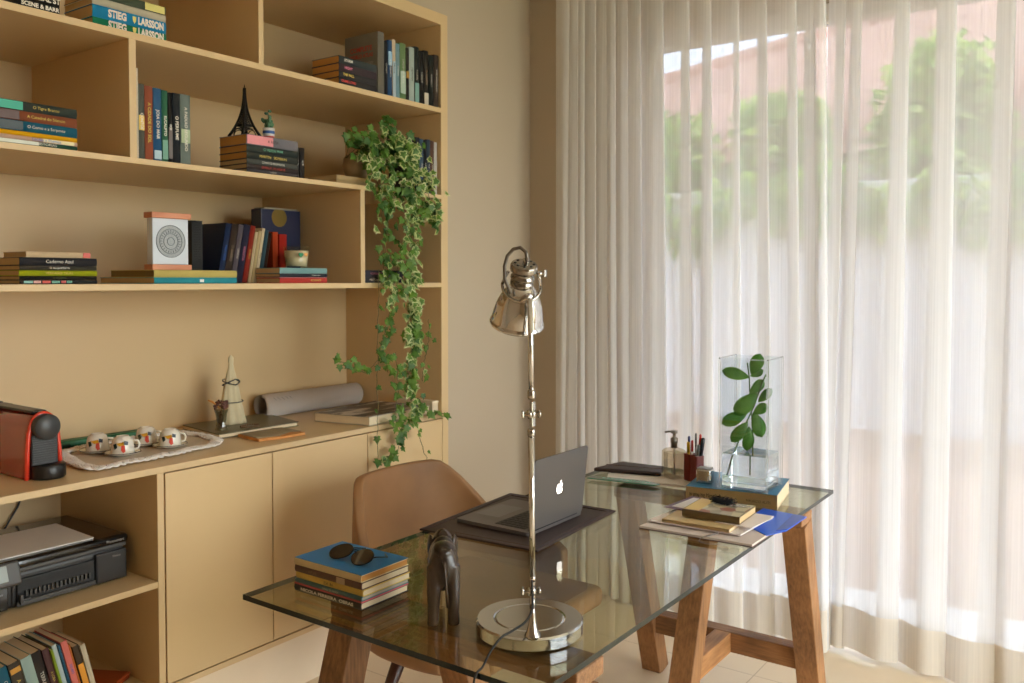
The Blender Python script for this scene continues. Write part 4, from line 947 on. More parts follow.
rb = thing('terracotta_box', 'flat terracotta red leather box on the cabinet floor', 'box', (-2.56, 1.42, .2195))
M = Matrix.Translation((-2.57, 1.405, .2198)) @ Matrix.Rotation(.5, 4, 'Z')
b = MB(); b.box(-.06, .07, -.065, .05, 0, .014, .004, M); b.build('box_body', mat('terracotta_leather', (150, 62, 26), .35, var=.15), rb)
b = MB(); b.box(-.062, .072, -.067, .052, .0145, .021, .003, M); b.build('lid', mat('terracotta_leather_lid', (158, 68, 30), .35, var=.15), rb)
gx = thing('grey_document_tray', 'pale grey document tray at the back of the low bay above the books', 'tray', (-2.80, 1.08, .2195))
b = MB(); b.box(-2.94, -2.66, .9, 1.165, .2197, .225, .002); b.box(-2.94, -2.66, .9, 1.165, .470, .482, .002); b.build('shelf_plate', mat('pale_grey_plastic', (150, 140, 120), .5), gx)
b = MB()
for x in (-2.93, -2.67):
    for yy in (.91, 1.155): b.box(x - .004, x + .004, yy - .004, yy + .004, .224, .471)
b.build('post', BLACKM, gx)
# ================================================================= DESK
ZG = .745; GY0, GY1, GX0, GX1 = 1.236, 3.033, -1.643, -.833
dk = thing('desk', 'glass-topped desk carried by two rough wooden three-legged trestles', 'desk', (-1.24, 2.13, 0))
GLS = thin_glass('desk_glass', (236, 236, 220), 1.5, gl=(235, 235, 235)); GED = mat('glass_edge_green', (16, 28, 24), .2, spec=.4)
t = bmesh.new(); bmesh.ops.create_cube(t, size=1)
for v in t.verts: v.co = Vector(((GX0 + GX1) / 2 + v.co.x * (GX1 - GX0), (GY0 + GY1) / 2 + v.co.y * (GY1 - GY0), ZG - .006 + v.co.z * .012))
bmesh.ops.recalc_face_normals(t, faces=t.faces[:]); b = MB(); b.merge(t)
for f in b.bm.faces:
    f.normal_update()
    if abs(f.normal.z) < .5: f.material_index = 1
b.build('glass_top', [GLS, GED], dk, 'clear greenish glass slab with dark green edge')
def trestle(y, sgn):
    x0, x1 = -1.475, -.845; zt = ZG - .0125
    b = MB(); b.box(x0 - .015, x1 + .015, y - .05, y + .05, zt - .036, zt - .0005, .003); tb = b.build('trestle_beam', WOOD, dk)
    # outer pair splays away from the middle of the desk, the single leg splays inwards
    for x in (x0 + .02, x1 - .02):
        b = MB(); b.bar((x, y + sgn * .005, zt - .034), (x, y + sgn * .215, 0.0), .075, .072, .003); b.build('leg', WOODV, dk)
    xm = (x0 + x1) / 2
    b = MB(); b.bar((xm, y - sgn * .005, zt - .034), (xm, y - sgn * .235, 0.0), .078, .072, .003); b.build('leg', WOODV, dk)
    k = .225 / zt
    yo = y + sgn * .17; yi = y - sgn * .185
    b = MB(); b.box(x0 + .05, x1 - .05, yo - .03, yo + .03, .165, .235, .003); b.build('stretcher', WOOD, dk)
    b = MB(); b.box(xm - .03, xm + .03, min(yi, yo - .03 * sgn), max(yi, yo - .03 * sgn), .165, .235, .003); b.build('stretcher', wood('reclaimed_wood_cross', (120, 74, 38), (196, 142, 90), (60, 6, 60), .55, .4) if 'reclaimed_wood_cross' not in MATS else MATS['reclaimed_wood_cross'], dk)
trestle(2.735, 1); trestle(1.41, -1)

# ================================================================= CHAIR
ch = thing('armchair', 'tan leather bucket chair with dark wooden legs tucked behind the glass desk', 'chair', (-1.72, 2.14, 0))
CX, CY = -1.72, 2.16
def chair_shell():
    t = bmesh.new(); NS, NT = 48, 18
    W = .345; 
    def path(s):           # s -1..1 around the U; returns (dx, dy) unit outline
        a = s * 2.05
        # superellipse with open front
        ca, sa = math.cos(a), math.sin(a)
        n = 2.7
        r = (abs(ca) ** n + abs(sa) ** n) ** (-1 / n)
        return -ca * r, sa * r
    def top(s):
        q = min(1, max(0, (abs(s) - .30) / .36)); q = q * q * (3 - 2 * q)
        e = max(0, (abs(s) - .80) / .20)
        return .822 * (1 - q) + .575 * q - .03 * e ** 3
    grid = []
    for j in range(NT + 1):
        tt = j / NT; row = []
        for i in range(NS + 1):
            s = -1 + 2 * i / NS; dx, dy = path(s)
            zt_ = top(s)
            if tt < .38:
                u = tt / .38; sc = math.sin(u * PI / 2) ** .8; z = .322 + .075 * (1 - math.cos(u * PI / 2)) ** 1.3
                fl = sc
            else:
                u = (tt - .38) / .62; z = .397 + (zt_ - .397) * u; fl = 1
            # back narrows and reclines upwards
            up = max(0, (z - .397) / .44)
            back = max(0, -dx)
            wy = W * (1 - .17 * up * (1 if abs(s) < .6 else .8)) * (1 + .04 * math.sin(up * PI))
            x = CX + .01 + dx * fl * (.30) - .06 * up * back
            y = CY + dy * fl * wy
            row.append(t.verts.new((x, y, z)))
        grid.append(row)
    for a, c in zip(grid, grid[1:]):
        for i in range(NS):
            f = t.faces.new((a[i], a[i + 1], c[i + 1], c[i])); f.smooth = True
    bmesh.ops.remove_doubles(t, verts=t.verts[:], dist=.0005)
    bmesh.ops.recalc_face_normals(t, faces=t.faces[:])
    return t
b = MB(); b.merge(chair_shell()); o = b.build('shell', LEATHER, ch)
for f in o.data.polygons: f.use_smooth = True
md = o.modifiers.new('thickness', 'SOLIDIFY'); md.thickness = .032; md.offset = 0; md.use_rim = True
md = o.modifiers.new('round', 'BEVEL'); md.width = .011; md.segments = 3; md.limit_method = 'ANGLE'; md.angle_limit = math.radians(50)
b = MB(); b.box(CX - .25, CX + .33, CY - .295, CY + .295, .40, .472, .030, None, 5)
o = b.build('seat', LEATHER, ch)
for v in o.data.vertices:
    # rounded front corners, dished centre
    lx = v.co.x + WLOC['armchair'].x * 0
for f in o.data.polygons: f.use_smooth = True
b = MB(); b.box(CX - .20, CX + .27, CY - .24, CY + .24, .345, .402, .02, None, 4); b.build('seat_base', LEATHER, ch)
b = MB(); b.box(CX - .17, CX + .19, CY - .17, CY + .17, .292, .321, .004); b.build('frame', DARKWOOD, ch)
for sx in (-1, 1):
    for sy in (-1, 1):
        b = MB(); b.tube([(CX + .01 + sx * .15, CY + sy * .15, .312), (CX + .01 + sx * .23, CY + sy * .23, .0)], [.024, .014], 14); b.build('leg', DARKWOOD, ch)

# ================================================================= DESK LAMP
LX, LY = -.997, 1.448
lp = thing('desk_lamp', 'tall polished chrome desk lamp with a bell shade and round base', 'lamp', (LX, LY, ZG))
b = MB(); b.lathe([(0, 0), (.106, 0), (.109, .003), (.109, .024), (.106, .0275), (.074, .0275), (.071, .0262), (.068, .0275), (0, .0275)], c=(LX, LY, ZG + .0005), n=128, smooth=False); o = b.build('base', mat('lamp_base_chrome', (196, 196, 196), .12, metal=1, var=.02), lp)
PX, PY = -.938, 1.372
zb0 = ZG + .028
b = MB(); b.lathe([(.0155, 0), (.0155, .003), (.011, .012), (.0075, .028), (.0055, .045), (.0048, .06), (0, .06)], c=(PX, PY, zb0), n=28); b.build('foot', NICKEL, lp)
def knuckle(z, s=1.0):
    b = MB(); b.ell((PX, PY, z), (.0075 * s, .0075 * s, .010 * s)); b.box(PX - .0035, PX + .0035, PY - .006, PY + .006, z - .026 * s, z + .026 * s, .002)
    b.lathe([(0, -.016), (.004, -.016), (.004, -.010), (.0085, -.009), (.0085, -.004), (.004, -.003), (.004, .010), (.0075, .011), (.0075, .015), (0, .016)], n=18, M=Matrix.Rotation(PI / 2, 4, 'Y') @ Matrix.Rotation(-.9, 4, 'X'), c=(PX, PY, z))
    b.build('joint', NICKEL, lp)
    b = MB(); M = Matrix.Translation((PX, PY, z)) @ Matrix.Rotation(.65, 4, 'Z')
    b.box(-.022, -.016, -.009, .009, -.007, .007, .003, M); b.build('wing_nut', NICKEL, lp)
knuckle(.861)
b = MB(); b.tube([(PX, PY, .828), (PX, PY, .848)], .0055, 14); b.tube([(PX, PY, .880), (PX, PY, .892)], .0058, 14); b.build('collar', NICKEL, lp)
b = MB(); b.tube([(PX, PY, .890), (PX - .003, PY, 1.160)], .0058, 20); b.build('lower_pole', CHROME, lp)
knuckle(1.203, .95)
b = MB(); b.lathe([(.006, 0), (.0075, .003), (.0075, .012), (.006, .015), (0, .015)], c=(PX - .003, PY, 1.160), n=20); b.lathe([(.006, 0), (.0075, .003), (.0075, .014), (.006, .018), (0, .018)], c=(PX - .003, PY, 1.232), n=20); b.build('collar', NICKEL, lp)
b = MB(); b.tube([(PX - .003, PY, 1.245), (PX - .006, PY, 1.425)], .0054, 20); b.build('upper_pole', CHROME, lp)
# shade: bell, axis tilted
SX, SY, SZ = PX - .066, PY + .040, 1.372
Mt = Matrix.Rotation(.20, 4, Vector((math.sin(-.62), math.cos(.62) , 0)).normalized())
Mt = Matrix.Rotation(.42, 4, Vector((.82, .57, 0))) @ Matrix.Rotation(.12, 4, Vector((-.57, .82, 0))) @ Matrix.Rotation(.61, 4, 'Z') @ Matrix.Diagonal((.82, .82, .84, 1))
b = MB(); prof = [(.0635, 0), (.0655, .001), (.0665, .004), (.0655, .0075), (.0635, .009), (.0625, .014), (.060, .03), (.055, .052), (.047, .072), (.038, .088), (.030, .098), (.0265, .102)]
inn = [(r - .0018, z) for r, z in reversed(prof)]
b.lathe(prof + inn + [prof[0]], c=(SX, SY, SZ), n=64, M=Mt, cap=False); b.build('lamp_shade', CHROME, lp)
b = MB(); b.lathe([(.0265, .100), (.028, .102), (.028, .112), (.0245, .114), (.0245, .118), (.029, .120), (.029, .124), (.0245, .126), (.0245, .136), (.032, .139), (.0325, .142), (.0325, .152), (.030, .156), (.018, .158), (0, .158)], c=(SX, SY, SZ), n=48, M=Mt); b.build('socket_cap', mat('aged_nickel', (150, 143, 134), .2, metal=1, var=.2, scale=(60, 60, 60)), lp)
b = MB(); M0 = Matrix.Translation((SX, SY, SZ)) @ Mt
for k in range(8):
    a = k * PI / 4; q = M0 @ Vector((.022 * math.cos(a), .022 * math.sin(a), .1575)); b.ell(q, (.003, .003, .0016), None, 10, 6)
b.build('vent_hole', BLACKM, lp)
def sh(x, y, z): return M0 @ Vector((x, y, z))
b = MB()
# yoke: a half ring round the neck of the shade on the pole side, its ends pinned to the socket cap
arc = [sh(.046 * math.cos(a), .046 * math.sin(a), .100 - .020 * math.sin(-a)) for a in [(-PI * k / 18) for k in range(19)]]
b = MB(); b.tube(arc, .0030, 8)
b.tube([arc[0], sh(.040, .0, .122), sh(.035, 0, .134)], .0030, 8); b.tube([arc[-1], sh(-.040, .0, .122), sh(-.035, 0, .134)], .0030, 8)
pt = sh(0, -.046, .080); b.tube([pt, Vector((PX - .006, PY, 1.43))], .0042, 10)
b.build('yoke', NICKEL, lp)
b = MB(); b.ell(sh(.038, .0, .136), (.006, .006, .006)); b.tube([sh(.038, .0, .136), sh(.050, .0, .138)], .002, 8); b.box(*(lambda c: (c.x - .0015, c.x + .0015, c.y - .004, c.y + .004, c.z - .007, c.z + .007))(sh(.052, .0, .138)), .001); b.build('wing_nut', NICKEL, lp)
b = MB(); b.tube([sh(.004, 0, .156), sh(.004, 0, .172), sh(.0, .004, .184), sh(-.014, .012, .190), sh(-.030, .012, .184), sh(-.042, .006, .168), sh(-.046, -.006, .146), sh(-.042, -.022, .122), sh(-.024, -.040, .096)], [.004, .004, .0038, .0036, .0036, .0036, .0036, .0036, .0036], 10); b.build('cable_loop', mat('metal_hose', (112, 104, 94), .35, metal=.8), lp)
b = MB(); b.lathe([(.006, 0), (.006, .010), (.004, .012), (0, .012)], c=sh(.004, 0, .156), n=16); b.build('cable_gland', NICKEL, lp)
# bulb inside the shade
b = MB(); b.ell(sh(0, 0, .045), (.022, .022, .028)); b.build('bulb', mat('opal_bulb', (226, 222, 212), .3), lp)
b = MB(); pts = [(PX + .003, PY - .006, .884), (PX + .006, PY - .009, .86), (PX + .009, PY - .014, .835), (PX + .004, PY - .028, .812), (PX - .008, PY - .055, .800), (PX - .016, PY - .082, .793), (PX - .022, PY - .108, .772), (PX - .026, GY0 + .012, .7515), (PX - .028, GY0 - .003, .744), (PX - .030, GY0 - .008, .72), (PX - .02, GY0 + .0, .66), (PX - .0, GY0 + .02, .4), (PX - .05, GY0 + .1, .01)]
def smooth(pts, n=8):
    P = [Vector(p) for p in pts]; out = []
    for i in range(len(P) - 1):
        p0, p1, p2, p3 = P[max(i - 1, 0)], P[i], P[i + 1], P[min(i + 2, len(P) - 1)]
        for k in range(n):
            t = k / n; out.append(.5 * ((2 * p1) + (p2 - p0) * t + (2 * p0 - 5 * p1 + 4 * p2 - p3) * t * t + (3 * p1 - p0 - 3 * p2 + p3) * t ** 3))
    return out + [P[-1]]
b.tube(smooth(pts), .0022, 8); b.build('power_cord', BLACKM, lp, 'black power cord')

# ================================================================= LAPTOP AND MAT
dm = thing('desk_mat', 'dark brown leather desk mat with a stitched border under the laptop', 'desk mat', (-1.46, 2.12, ZG))
M = Matrix(); c4 = [(-1.268, 1.884), (-1.292, 2.352), (-1.668, 2.352), (-1.643, 1.853)]
c4 = [(-1.270, 1.880), (-1.297, 2.352), (-1.690, 2.340), (-1.655, 1.850)]
b = MB(); b.poly([(x, y, ZG + .0005) for x, y in c4], (0, 0, .003)); b.build('base', BROWNL, dm)
ii = inset(c4, .90)
b = MB()
for k in range(4):
    a, c, d, e = c4[k], c4[(k + 1) % 4], ii[(k + 1) % 4], ii[k]
    b.poly([(a[0], a[1], ZG + .0035), (c[0], c[1], ZG + .0035), (d[0], d[1], ZG + .0035), (e[0], e[1], ZG + .0035)], (0, 0, .0016))
b.build('border', BROWNL, dm)
b = MB(); q = inset(c4, .985); b.tube([(x, y, ZG + .0053) for x, y in q + [q[0]]], .0009, 5); q = inset(c4, .905); b.tube([(x, y, ZG + .0053) for x, y in q + [q[0]]], .0009, 5); b.build('stitching', STITCH, dm)
lt = thing('laptop', 'open space-grey laptop with a glowing white logo, standing on the desk mat', 'laptop', (-1.48, 2.11, ZG + .0055))
ALU = mat('space_grey_aluminium', (118, 112, 110), .42, metal=.6, var=.02); z0 = ZG + .0056
A0, A1, B0, B1 = -1.617, -1.357, 1.966, 2.250
def rbox(b, x0, x1, y0, y1, z0, z1, r, M=None):
    pts = []
    for cx_, cy_, a0 in ((x1 - r, y1 - r, 0), (x0 + r, y1 - r, PI / 2), (x0 + r, y0 + r, PI), (x1 - r, y0 + r, 1.5 * PI)):
        for k in range(7): a = a0 + k * PI / 12; pts.append((cx_ + r * math.cos(a), cy_ + r * math.sin(a), z0))
    b.poly(pts, (0, 0, z1 - z0), M)
b = MB(); rbox(b, A0, A1, B0, B1, z0, z0 + .010, .011); b.build('base', ALU, lt)
b = MB(); rbox(b, A1 - .135, A1 - .028, B0 + .022, B1 - .022, z0 + .0101, z0 + .0104, .003); b.build('keyboard_well', mat('keyboard_black', (20, 20, 22), .4), lt)
b = MB()
for r in range(6):
    for c in range(13):
        x = A1 - .031 - r * .0172; y = B0 + .0245 + c * .0191
        b.box(x - .0150, x, y, y + .0168, z0 + .0104, z0 + .0114, .0004)
b.build('keyboard', mat('key_black', (26, 26, 28), .45), lt)
b = MB(); rbox(b, A0 + .012, A0 + .098, (B0 + B1) / 2 - .065, (B0 + B1) / 2 + .065, z0 + .0101, z0 + .0103, .004); b.build('trackpad', mat('trackpad_grey', (112, 110, 112), .3, metal=.7), lt)
b = MB(); b.tube([(A1 - .004, B0 + .03, z0 + .011), (A1 - .004, B1 - .03, z0 + .011)], .0048, 12); b.build('hinge', BLACKM, lt)
LT = math.radians(86)  # lid plane almost upright, tilted back towards +x
ML = Matrix.Translation((A1 - .002, 0, z0 + .010)) @ Matrix.Rotation(-(PI - math.radians(94)), 4, 'Y')
# lid in local frame lies along -x from hinge; rotate up about y
ML = Matrix.Translation((A1 - .002, 0, z0 + .009)) @ Matrix.Rotation(math.radians(96), 4, 'Y')
b = MB(); rbox(b, -.205, 0, B0, B1, -.0022, .0022, .011, ML); b.build('lid', ALU, lt)
b = MB(); rbox(b, -.200, -.006, B0 + .004, B1 - .004, -.0026, -.00225, .008, ML); sc_ = b.build('screen', mat('screen_black', (10, 10, 12), .08), lt)
# logo: apple outline with bite and leaf, on the outside of the lid
def apple(cy, cx, s):
    P = []
    half = [(0, .36), (.12, .42), (.26, .46), (.40, .42), (.50, .31)]
    out = [(0, .35), (.10, .40), (.24, .45), (.38, .42), (.48, .33), (.40, .24), (.345, .12), (.35, -.02), (.41, -.14), (.52, -.22), (.46, -.36), (.36, -.50), (.25, -.58), (.14, -.57), (0, -.53), (-.14, -.57), (-.25, -.58), (-.37, -.49), (-.47, -.33), (-.53, -.14), (-.54, .06), (-.50, .24), (-.40, .38), (-.24, .45), (-.10, .40)]
    return [(x * s, y * s) for x, y in out]
LOGO = mat('lit_logo', (255, 250, 240), .3, var=0, emit=(255, 248, 236), es=1.0)
b = MB(); cy = (B0 + B1) / 2; cx = -.102
# local lid axes: -x is up, y is along; outside of lid faces +z local
b.poly([(cx - v, cy + u, .0024) for u, v in apple(0, 0, .029)], (0, 0, .0003), ML)
lf = [(.0, .50), (.03, .62), (.12, .73), (.20, .76), (.18, .64), (.10, .53)]
b.poly([(cx - v * .029, cy + u * .029, .0024) for u, v in lf], (0, 0, .0003), ML)
b.build('logo', LOGO, lt, 'glowing white apple-shaped logo')

# ================================================================= BOOK STACK + SUNGLASSES + ELEPHANT
YW_ = -PI / 2
def dflat(lab, x0, x1, y, z0, z1, D, c, yaw=0.0, **k):
    L = x1 - x0; T = z1 - z0 - .0004
    return book(lab, L, D, T, c, (x1, y, z0 + .0002), yaw=YW_ + yaw, lying=True, group=None, **k)
GS = 'books stacked on the near end of the desk'
zs = ZG + .0003
for i, (h, c, lab, ti, ink, pg, dx, bd, tz) in enumerate([
    (.016, (40, 36, 34), 'black paperback with white block lettering, bottom of the desk stack', 'NICOLA FERREIRA  OBRAS', INK, PAGES2, -.002, None, .5),
    (.004, (212, 92, 100), 'very thin pink paperback second from the bottom of the desk stack', '', INK, PAGES2, .0, None, .5),
    (.010, (84, 124, 132), 'teal blue paperback in the lower half of the desk stack', 'DIARIO DE VIAGEM', INK, mat('grey_pages', (186, 176, 160), .8, var=.1, scale=(3, 3, 400)), .001, None, .45),
    (.015, (222, 192, 96), 'yellow paperback in the middle of the desk stack', 'IDA  IN', INKD, PAGES2, .003, None, .5),
    (.016, (98, 66, 54), 'brown paperback with a pale label near the top of the desk stack', 'ATLAS', mat('tan_ink', (150, 130, 110)), PAGES2, .001, ((186, 160, 130), .24, .36), .72),
    (.016, (226, 206, 160), 'blue-covered paperback with a cream spine topping the desk stack', '', INKD, PAGES3, .0, None, .5)]):
    o = dflat(lab, -1.566 + dx, -1.350 + dx, 1.322 + abs(dx), zs, zs + h, .148, c, yaw=.0, title=ti, ink=ink, pages=pg, band=bd, tz=tz, tsize=h * .6, bold=.0004 if i == 0 else 0, twid=.17 if i == 0 else None)
    zs += h
b = MB(); b.box(-1.566, -1.350, 1.3215, 1.470, zs + .0001, zs + .0009); top_ = b.build('front_cover', mat('azure_cover', (24, 116, 178), .35, var=.06), o, 'bright blue front cover')
top_.matrix_parent_inverse = o.matrix_basis.inverted() if False else Matrix()
bpy.context.view_layer.update()
top_.parent = o; top_.matrix_world = Matrix()
b = MB(); b.box(-1.362, -1.356, 1.3202, 1.3212, zs - .011, zs - .006); dt = b.build('spine_mark', INKD, o); bpy.context.view_layer.update(); dt.matrix_world = Matrix()
ZT = zs + .0012
sg = thing('sunglasses', 'dark sunglasses with round lenses lying on the blue paperback', 'sunglasses', (-1.45, 1.38, ZT))
LENS = mat('dark_lens', (10, 14, 20), .06, coat=1.0); FRM = mat('gunmetal_frame', (36, 36, 40), .3, metal=.8)
M = Matrix.Translation((-1.440, 1.357, ZT + .001)) @ Matrix.Rotation(-.03, 4, 'Z')
def lens_pts(cx, s=1): 
    out = []
    for k in range(28):
        a = 2 * PI * k / 28; out.append((cx + .029 * math.cos(a) * (1 + .07 * math.cos(a * 2)), -.006 * math.cos(a * 1) * 0 - .0035, .026 + .0250 * math.sin(a) + .002 * math.cos(a) * s))
    return out
MT = M @ Matrix.Rotation(-1.12, 4, 'X')
for cx, s in ((-.035, 1), (.035, -1)):
    pts = lens_pts(cx, s)
    b = MB(); b.poly([MT @ Vector(p) for p in pts], tuple((MT.to_3x3() @ Vector((0, .0018, 0))))); b.build('lens', LENS, sg)
    b = MB(); r = [MT @ Vector((p[0], p[1] + .0009, p[2])) for p in pts]; b.tube(r + [r[0]], .0013, 6, cap=False); b.build('rim', FRM, sg)
b = MB(); b.tube([MT @ Vector(p) for p in ((-.010, -.003, .03), (-.004, -.004, .035), (.004, -.004, .035), (.010, -.003, .03))], .0013, 6); b.tube([MT @ Vector(p) for p in ((-.012, -.003, .040), (0, -.003, .041), (.012, -.003, .040))], .0011, 6); b.build('bridge', FRM, sg)
for s in (-1, 1):
    b = MB(); p0 = MT @ Vector((s * .061, -.003, .030)); b.tube([p0, p0 + Vector((s * .004, .01, .0)), Vector((p0.x - s * .004, p0.y + .055, ZT + .004)), Vector((p0.x - s * .028, p0.y + .072, ZT + .0022))], [.0016, .0015, .0015, .0022], 6); b.build('temple_arm', FRM, sg)
# elephant carving, standing with its back to the lamp side
eh = thing('carved_elephant', 'dark carved wooden elephant figure standing between the book stack and the lamp', 'figurine', (-1.19, 1.42, ZG))
t = bmesh.new()
def mb_ell(b, c, r, M=None): b.ell(c, r, M, 24, 16)
b = MB()
# local: forward = +y', built then rotated
def E_(p): return p
ell = [((0, -.010, .118), (.038, .050, .052)), ((0, .035, .122), (.037, .050, .050)), ((0, -.035, .125), (.036, .030, .050)), ((0, .085, .142), (.027, .030, .034)), ((0, -.022, .158), (.030, .040, .018))]
for c, r in ell: b.ell(c, r, None, 24, 16)
for sx in (-1, 1):
    b.tube([(sx * .022, -.040, .13), (sx * .023, -.044, .08), (sx * .024, -.042, .03), (sx * .025, -.040, .001)], [.019, .0175, .014, .0145], 14)
    b.tube([(sx * .022, .055, .12), (sx * .023, .058, .06), (sx * .024, .058, .03), (sx * .024, .058, .001)], [.018, .015, .0135, .0145], 14)
    b.tube([(sx * .018, .098, .125), (sx * .020, .122, .112), (sx * .019, .138, .116)], [.005, .004, .001], 8)
b.tube([(0, .105, .145), (0, .125, .12), (0, .130, .08), (0, .128, .045), (0, .140, .025), (0, .150, .03)], [.016, .013, .010, .008, .007, .005], 12)
ME = Matrix.Translation((-1.182, 1.395, ZG + .0005)) @ Matrix.Rotation(.72, 4, 'Z') @ Matrix.Diagonal((.86, .9, .96, 1))
bmesh.ops.transform(b.bm, matrix=ME, verts=b.bm.verts[:])
o = b.build('body', EBONY, eh)
md = o.modifiers.new('remesh', 'REMESH'); md.mode = 'VOXEL'; md.voxel_size = .0028; md.use_smooth_shade = True
md = o.modifiers.new('smooth', 'SMOOTH'); md.iterations = 3; md.factor = .5
b = MB()
for sx in (-1, 1): b.ell((sx * .031, .078, .135), (.006, .018, .030), Matrix.Rotation(sx * -.35, 4, 'Z'), 20, 12)
bmesh.ops.transform(b.bm, matrix=ME, verts=b.bm.verts[:]); b.build('ears', EBONY, eh)
b = MB(); b.tube([(0, -.066, .145), (.003, -.072, .12), (.007, -.070, .08), (.010, -.062, .045)], [.005, .004, .0035, .004], 8)
bmesh.ops.transform(b.bm, matrix=ME, verts=b.bm.verts[:]); b.build('tail', EBONY, eh)
# ================================================================= FAR END OF THE DESK
# big book carrying the vase
zb_ = ZG + .0003
o = dflat('thick blue-covered art book with a cream spine, under the glass vase', -1.187, -.900, 2.662, zb_, zb_ + .046, .25, (206, 186, 146), yaw=.17, title='In gray big Mimosa', ink=INKD, pages=PAGES2, tz=.80, tsize=.018, twid=.09)
lettering('MAURICIO ALVES', .012, Matrix.Translation((.0034, .020, .285 * .20)) @ Matrix(((0, 0, 1, 0), (0, 1, 0, 0), (-1, 0, 0, 0), (0, 0, 0, 1))), INKD, o, 'spine_lettering', wid=.075)
b = MB(); b.box(-.25, .001, .0459, .0468, .0, .287); b.build('front_cover', mat('cerulean_cover', (36, 116, 156), .4, var=.05), o, 'blue front cover')
ZV = zb_ + .0472
# vase: square thick-walled glass with water
VM = Matrix.Translation((-1.009, 2.722, ZV)) @ Matrix.Rotation(.04, 4, 'Z')
VC = VM.translation
vz = thing('glass_vase', 'tall square clear glass vase part filled with water on the blue art book', 'vase', tuple(VC))
VG = bpy.data.materials.new('clear_vase_glass'); VG.use_nodes = True
bs = VG.node_tree.nodes['Principled BSDF']; bs.inputs['Transmission Weight'].default_value = 1; bs.inputs['Roughness'].default_value = 0; bs.inputs['IOR'].default_value = 1.45; bs.inputs['Base Color'].default_value = (.97, .985, 1, 1)
WT = bpy.data.materials.new('water'); WT.use_nodes = True
bs = WT.node_tree.nodes['Principled BSDF']; bs.inputs['Transmission Weight'].default_value = 1; bs.inputs['Roughness'].default_value = 0; bs.inputs['IOR'].default_value = 1.33; bs.inputs['Base Color'].default_value = (.93, .97, 1, 1)
S = .0775; W_ = .006; HV = .418; FL = .022
def sq(s, z, r=.006):
    out = []
    for cx_, cy_, a0 in ((s - r, s - r, 0), (-s + r, s - r, PI / 2), (-s + r, -s + r, PI), (s - r, -s + r, 1.5 * PI)):
        for k in range(4): a = a0 + k * PI / 6; out.append((cx_ + r * math.cos(a), cy_ + r * math.sin(a), z))
    return out
def loft(b, rings, M, caps=(True, True)):
    t = bmesh.new(); R = [[t.verts.new(p) for p in r] for r in rings]; n = len(R[0])
    for a, c in zip(R, R[1:]):
        for i in range(n): t.faces.new((a[i], a[(i + 1) % n], c[(i + 1) % n], c[i]))
    if caps[0]: t.faces.new(list(reversed(R[0])))
    if caps[1]: t.faces.new(R[-1])
    bmesh.ops.recalc_face_normals(t, faces=t.faces[:]); b.merge(t, M)
b = MB(); loft(b, [sq(S - .002, .0005), sq(S, .003), sq(S, HV), sq(S - W_, HV, .004), sq(S - W_, FL + .004, .004), sq(S - W_ - .003, FL, .004)], VM); b.build('glass_body', thin_glass('clear_vase_wall', (247, 250, 252), 1.6, gl=(255, 255, 255)), vz)
b = MB(); loft(b, [sq(S - W_ - .001, .0045, .004), sq(S - W_ - .001, FL - .0006, .004)], VM); b.build('base_block', VG, vz, 'thick clear glass base')
b = MB()
for ex in (-1, 1):
    for ey in (-1, 1): b.box(ex * (S + .0002) - .0028, ex * (S + .0002) + .0028, ey * (S + .0002) - .0028, ey * (S + .0002) + .0028, .003, HV + .001, .001, VM)
for e in (-1, 1):
    b.box(-S, S, e * S - .002, e * S + .002, HV - .002, HV + .002, .001, VM); b.box(e * S - .002, e * S + .002, -S, S, HV - .002, HV + .002, .001, VM)
b.build('glass_edges', VG, vz)
b = MB(); loft(b, [sq(S - W_ - .0036, FL + .0006, .004), sq(S - W_ - .0006, FL + .0046, .004), sq(S - W_ - .0006, .112, .004)], VM); b.build('water', WT, vz)
# cut branch with rubbery round leaves
br = thing('leafy_branch', 'cut green branch with thick rounded leaves standing in the glass vase', 'branch', tuple(VC))
LG = leafy('rubber_leaf', (72, 130, 42), (116, 172, 66), .45); SG = mat('green_stem', (70, 104, 48), .5)
def vp(u, v, z): return Vector(VC) + Vector((u * .807 + v * -.59, u * .59 + v * .807, z))   # u across the view, v away
b = MB()

UC, K_ = 750.0, .00319
def pp_(px, py, off=0.0): return vp((px - UC) * K_, off, (484.5 - py) * K_ + .004)
s1 = smooth([pp_(727, 474), pp_(735, 447), pp_(744, 424), pp_(753, 404), pp_(760, 384), pp_(765, 372)], 6)
s2 = smooth([pp_(754, 474, .02), pp_(754, 450, .02), pp_(753, 425, .015), pp_(750, 395, .01), pp_(748, 375, .0), pp_(746, 360, .0)], 6)
b.tube(s1, .0026, 8); b.tube(s2, .0024, 8); b.build('stem', SG, br)
def round_leaf(b, base, tip, w, nrm):
    base, tip = Vector(base), Vector(tip); d = tip - base; L = d.length; d.normalize(); n = Vector(nrm).normalized(); x = d.cross(n).normalized(); n = x.cross(d)
    t = bmesh.new(); NL, NW = 10, 6; g = []
    for i in range(NL + 1):
        s = i / NL; ww = w * (max(0, math.sin(PI * min(1, s ** 1.35))) ** .55) * .5 if 0 < s < 1 else .0008
        row = []
        for j in range(NW + 1):
            q = -1 + 2 * j / NW; row.append(t.verts.new(base + d * L * s + x * ww * q + n * (.006 * math.sin(PI * s) - .004 * (q * q) + 0)))
        g.append(row)
    for a, c in zip(g, g[1:]):
        for j in range(NW): f = t.faces.new((a[j], a[j + 1], c[j + 1], c[j])); f.smooth = True
    bmesh.ops.solidify(t, geom=t.faces[:], thickness=.0011); b.merge(t)
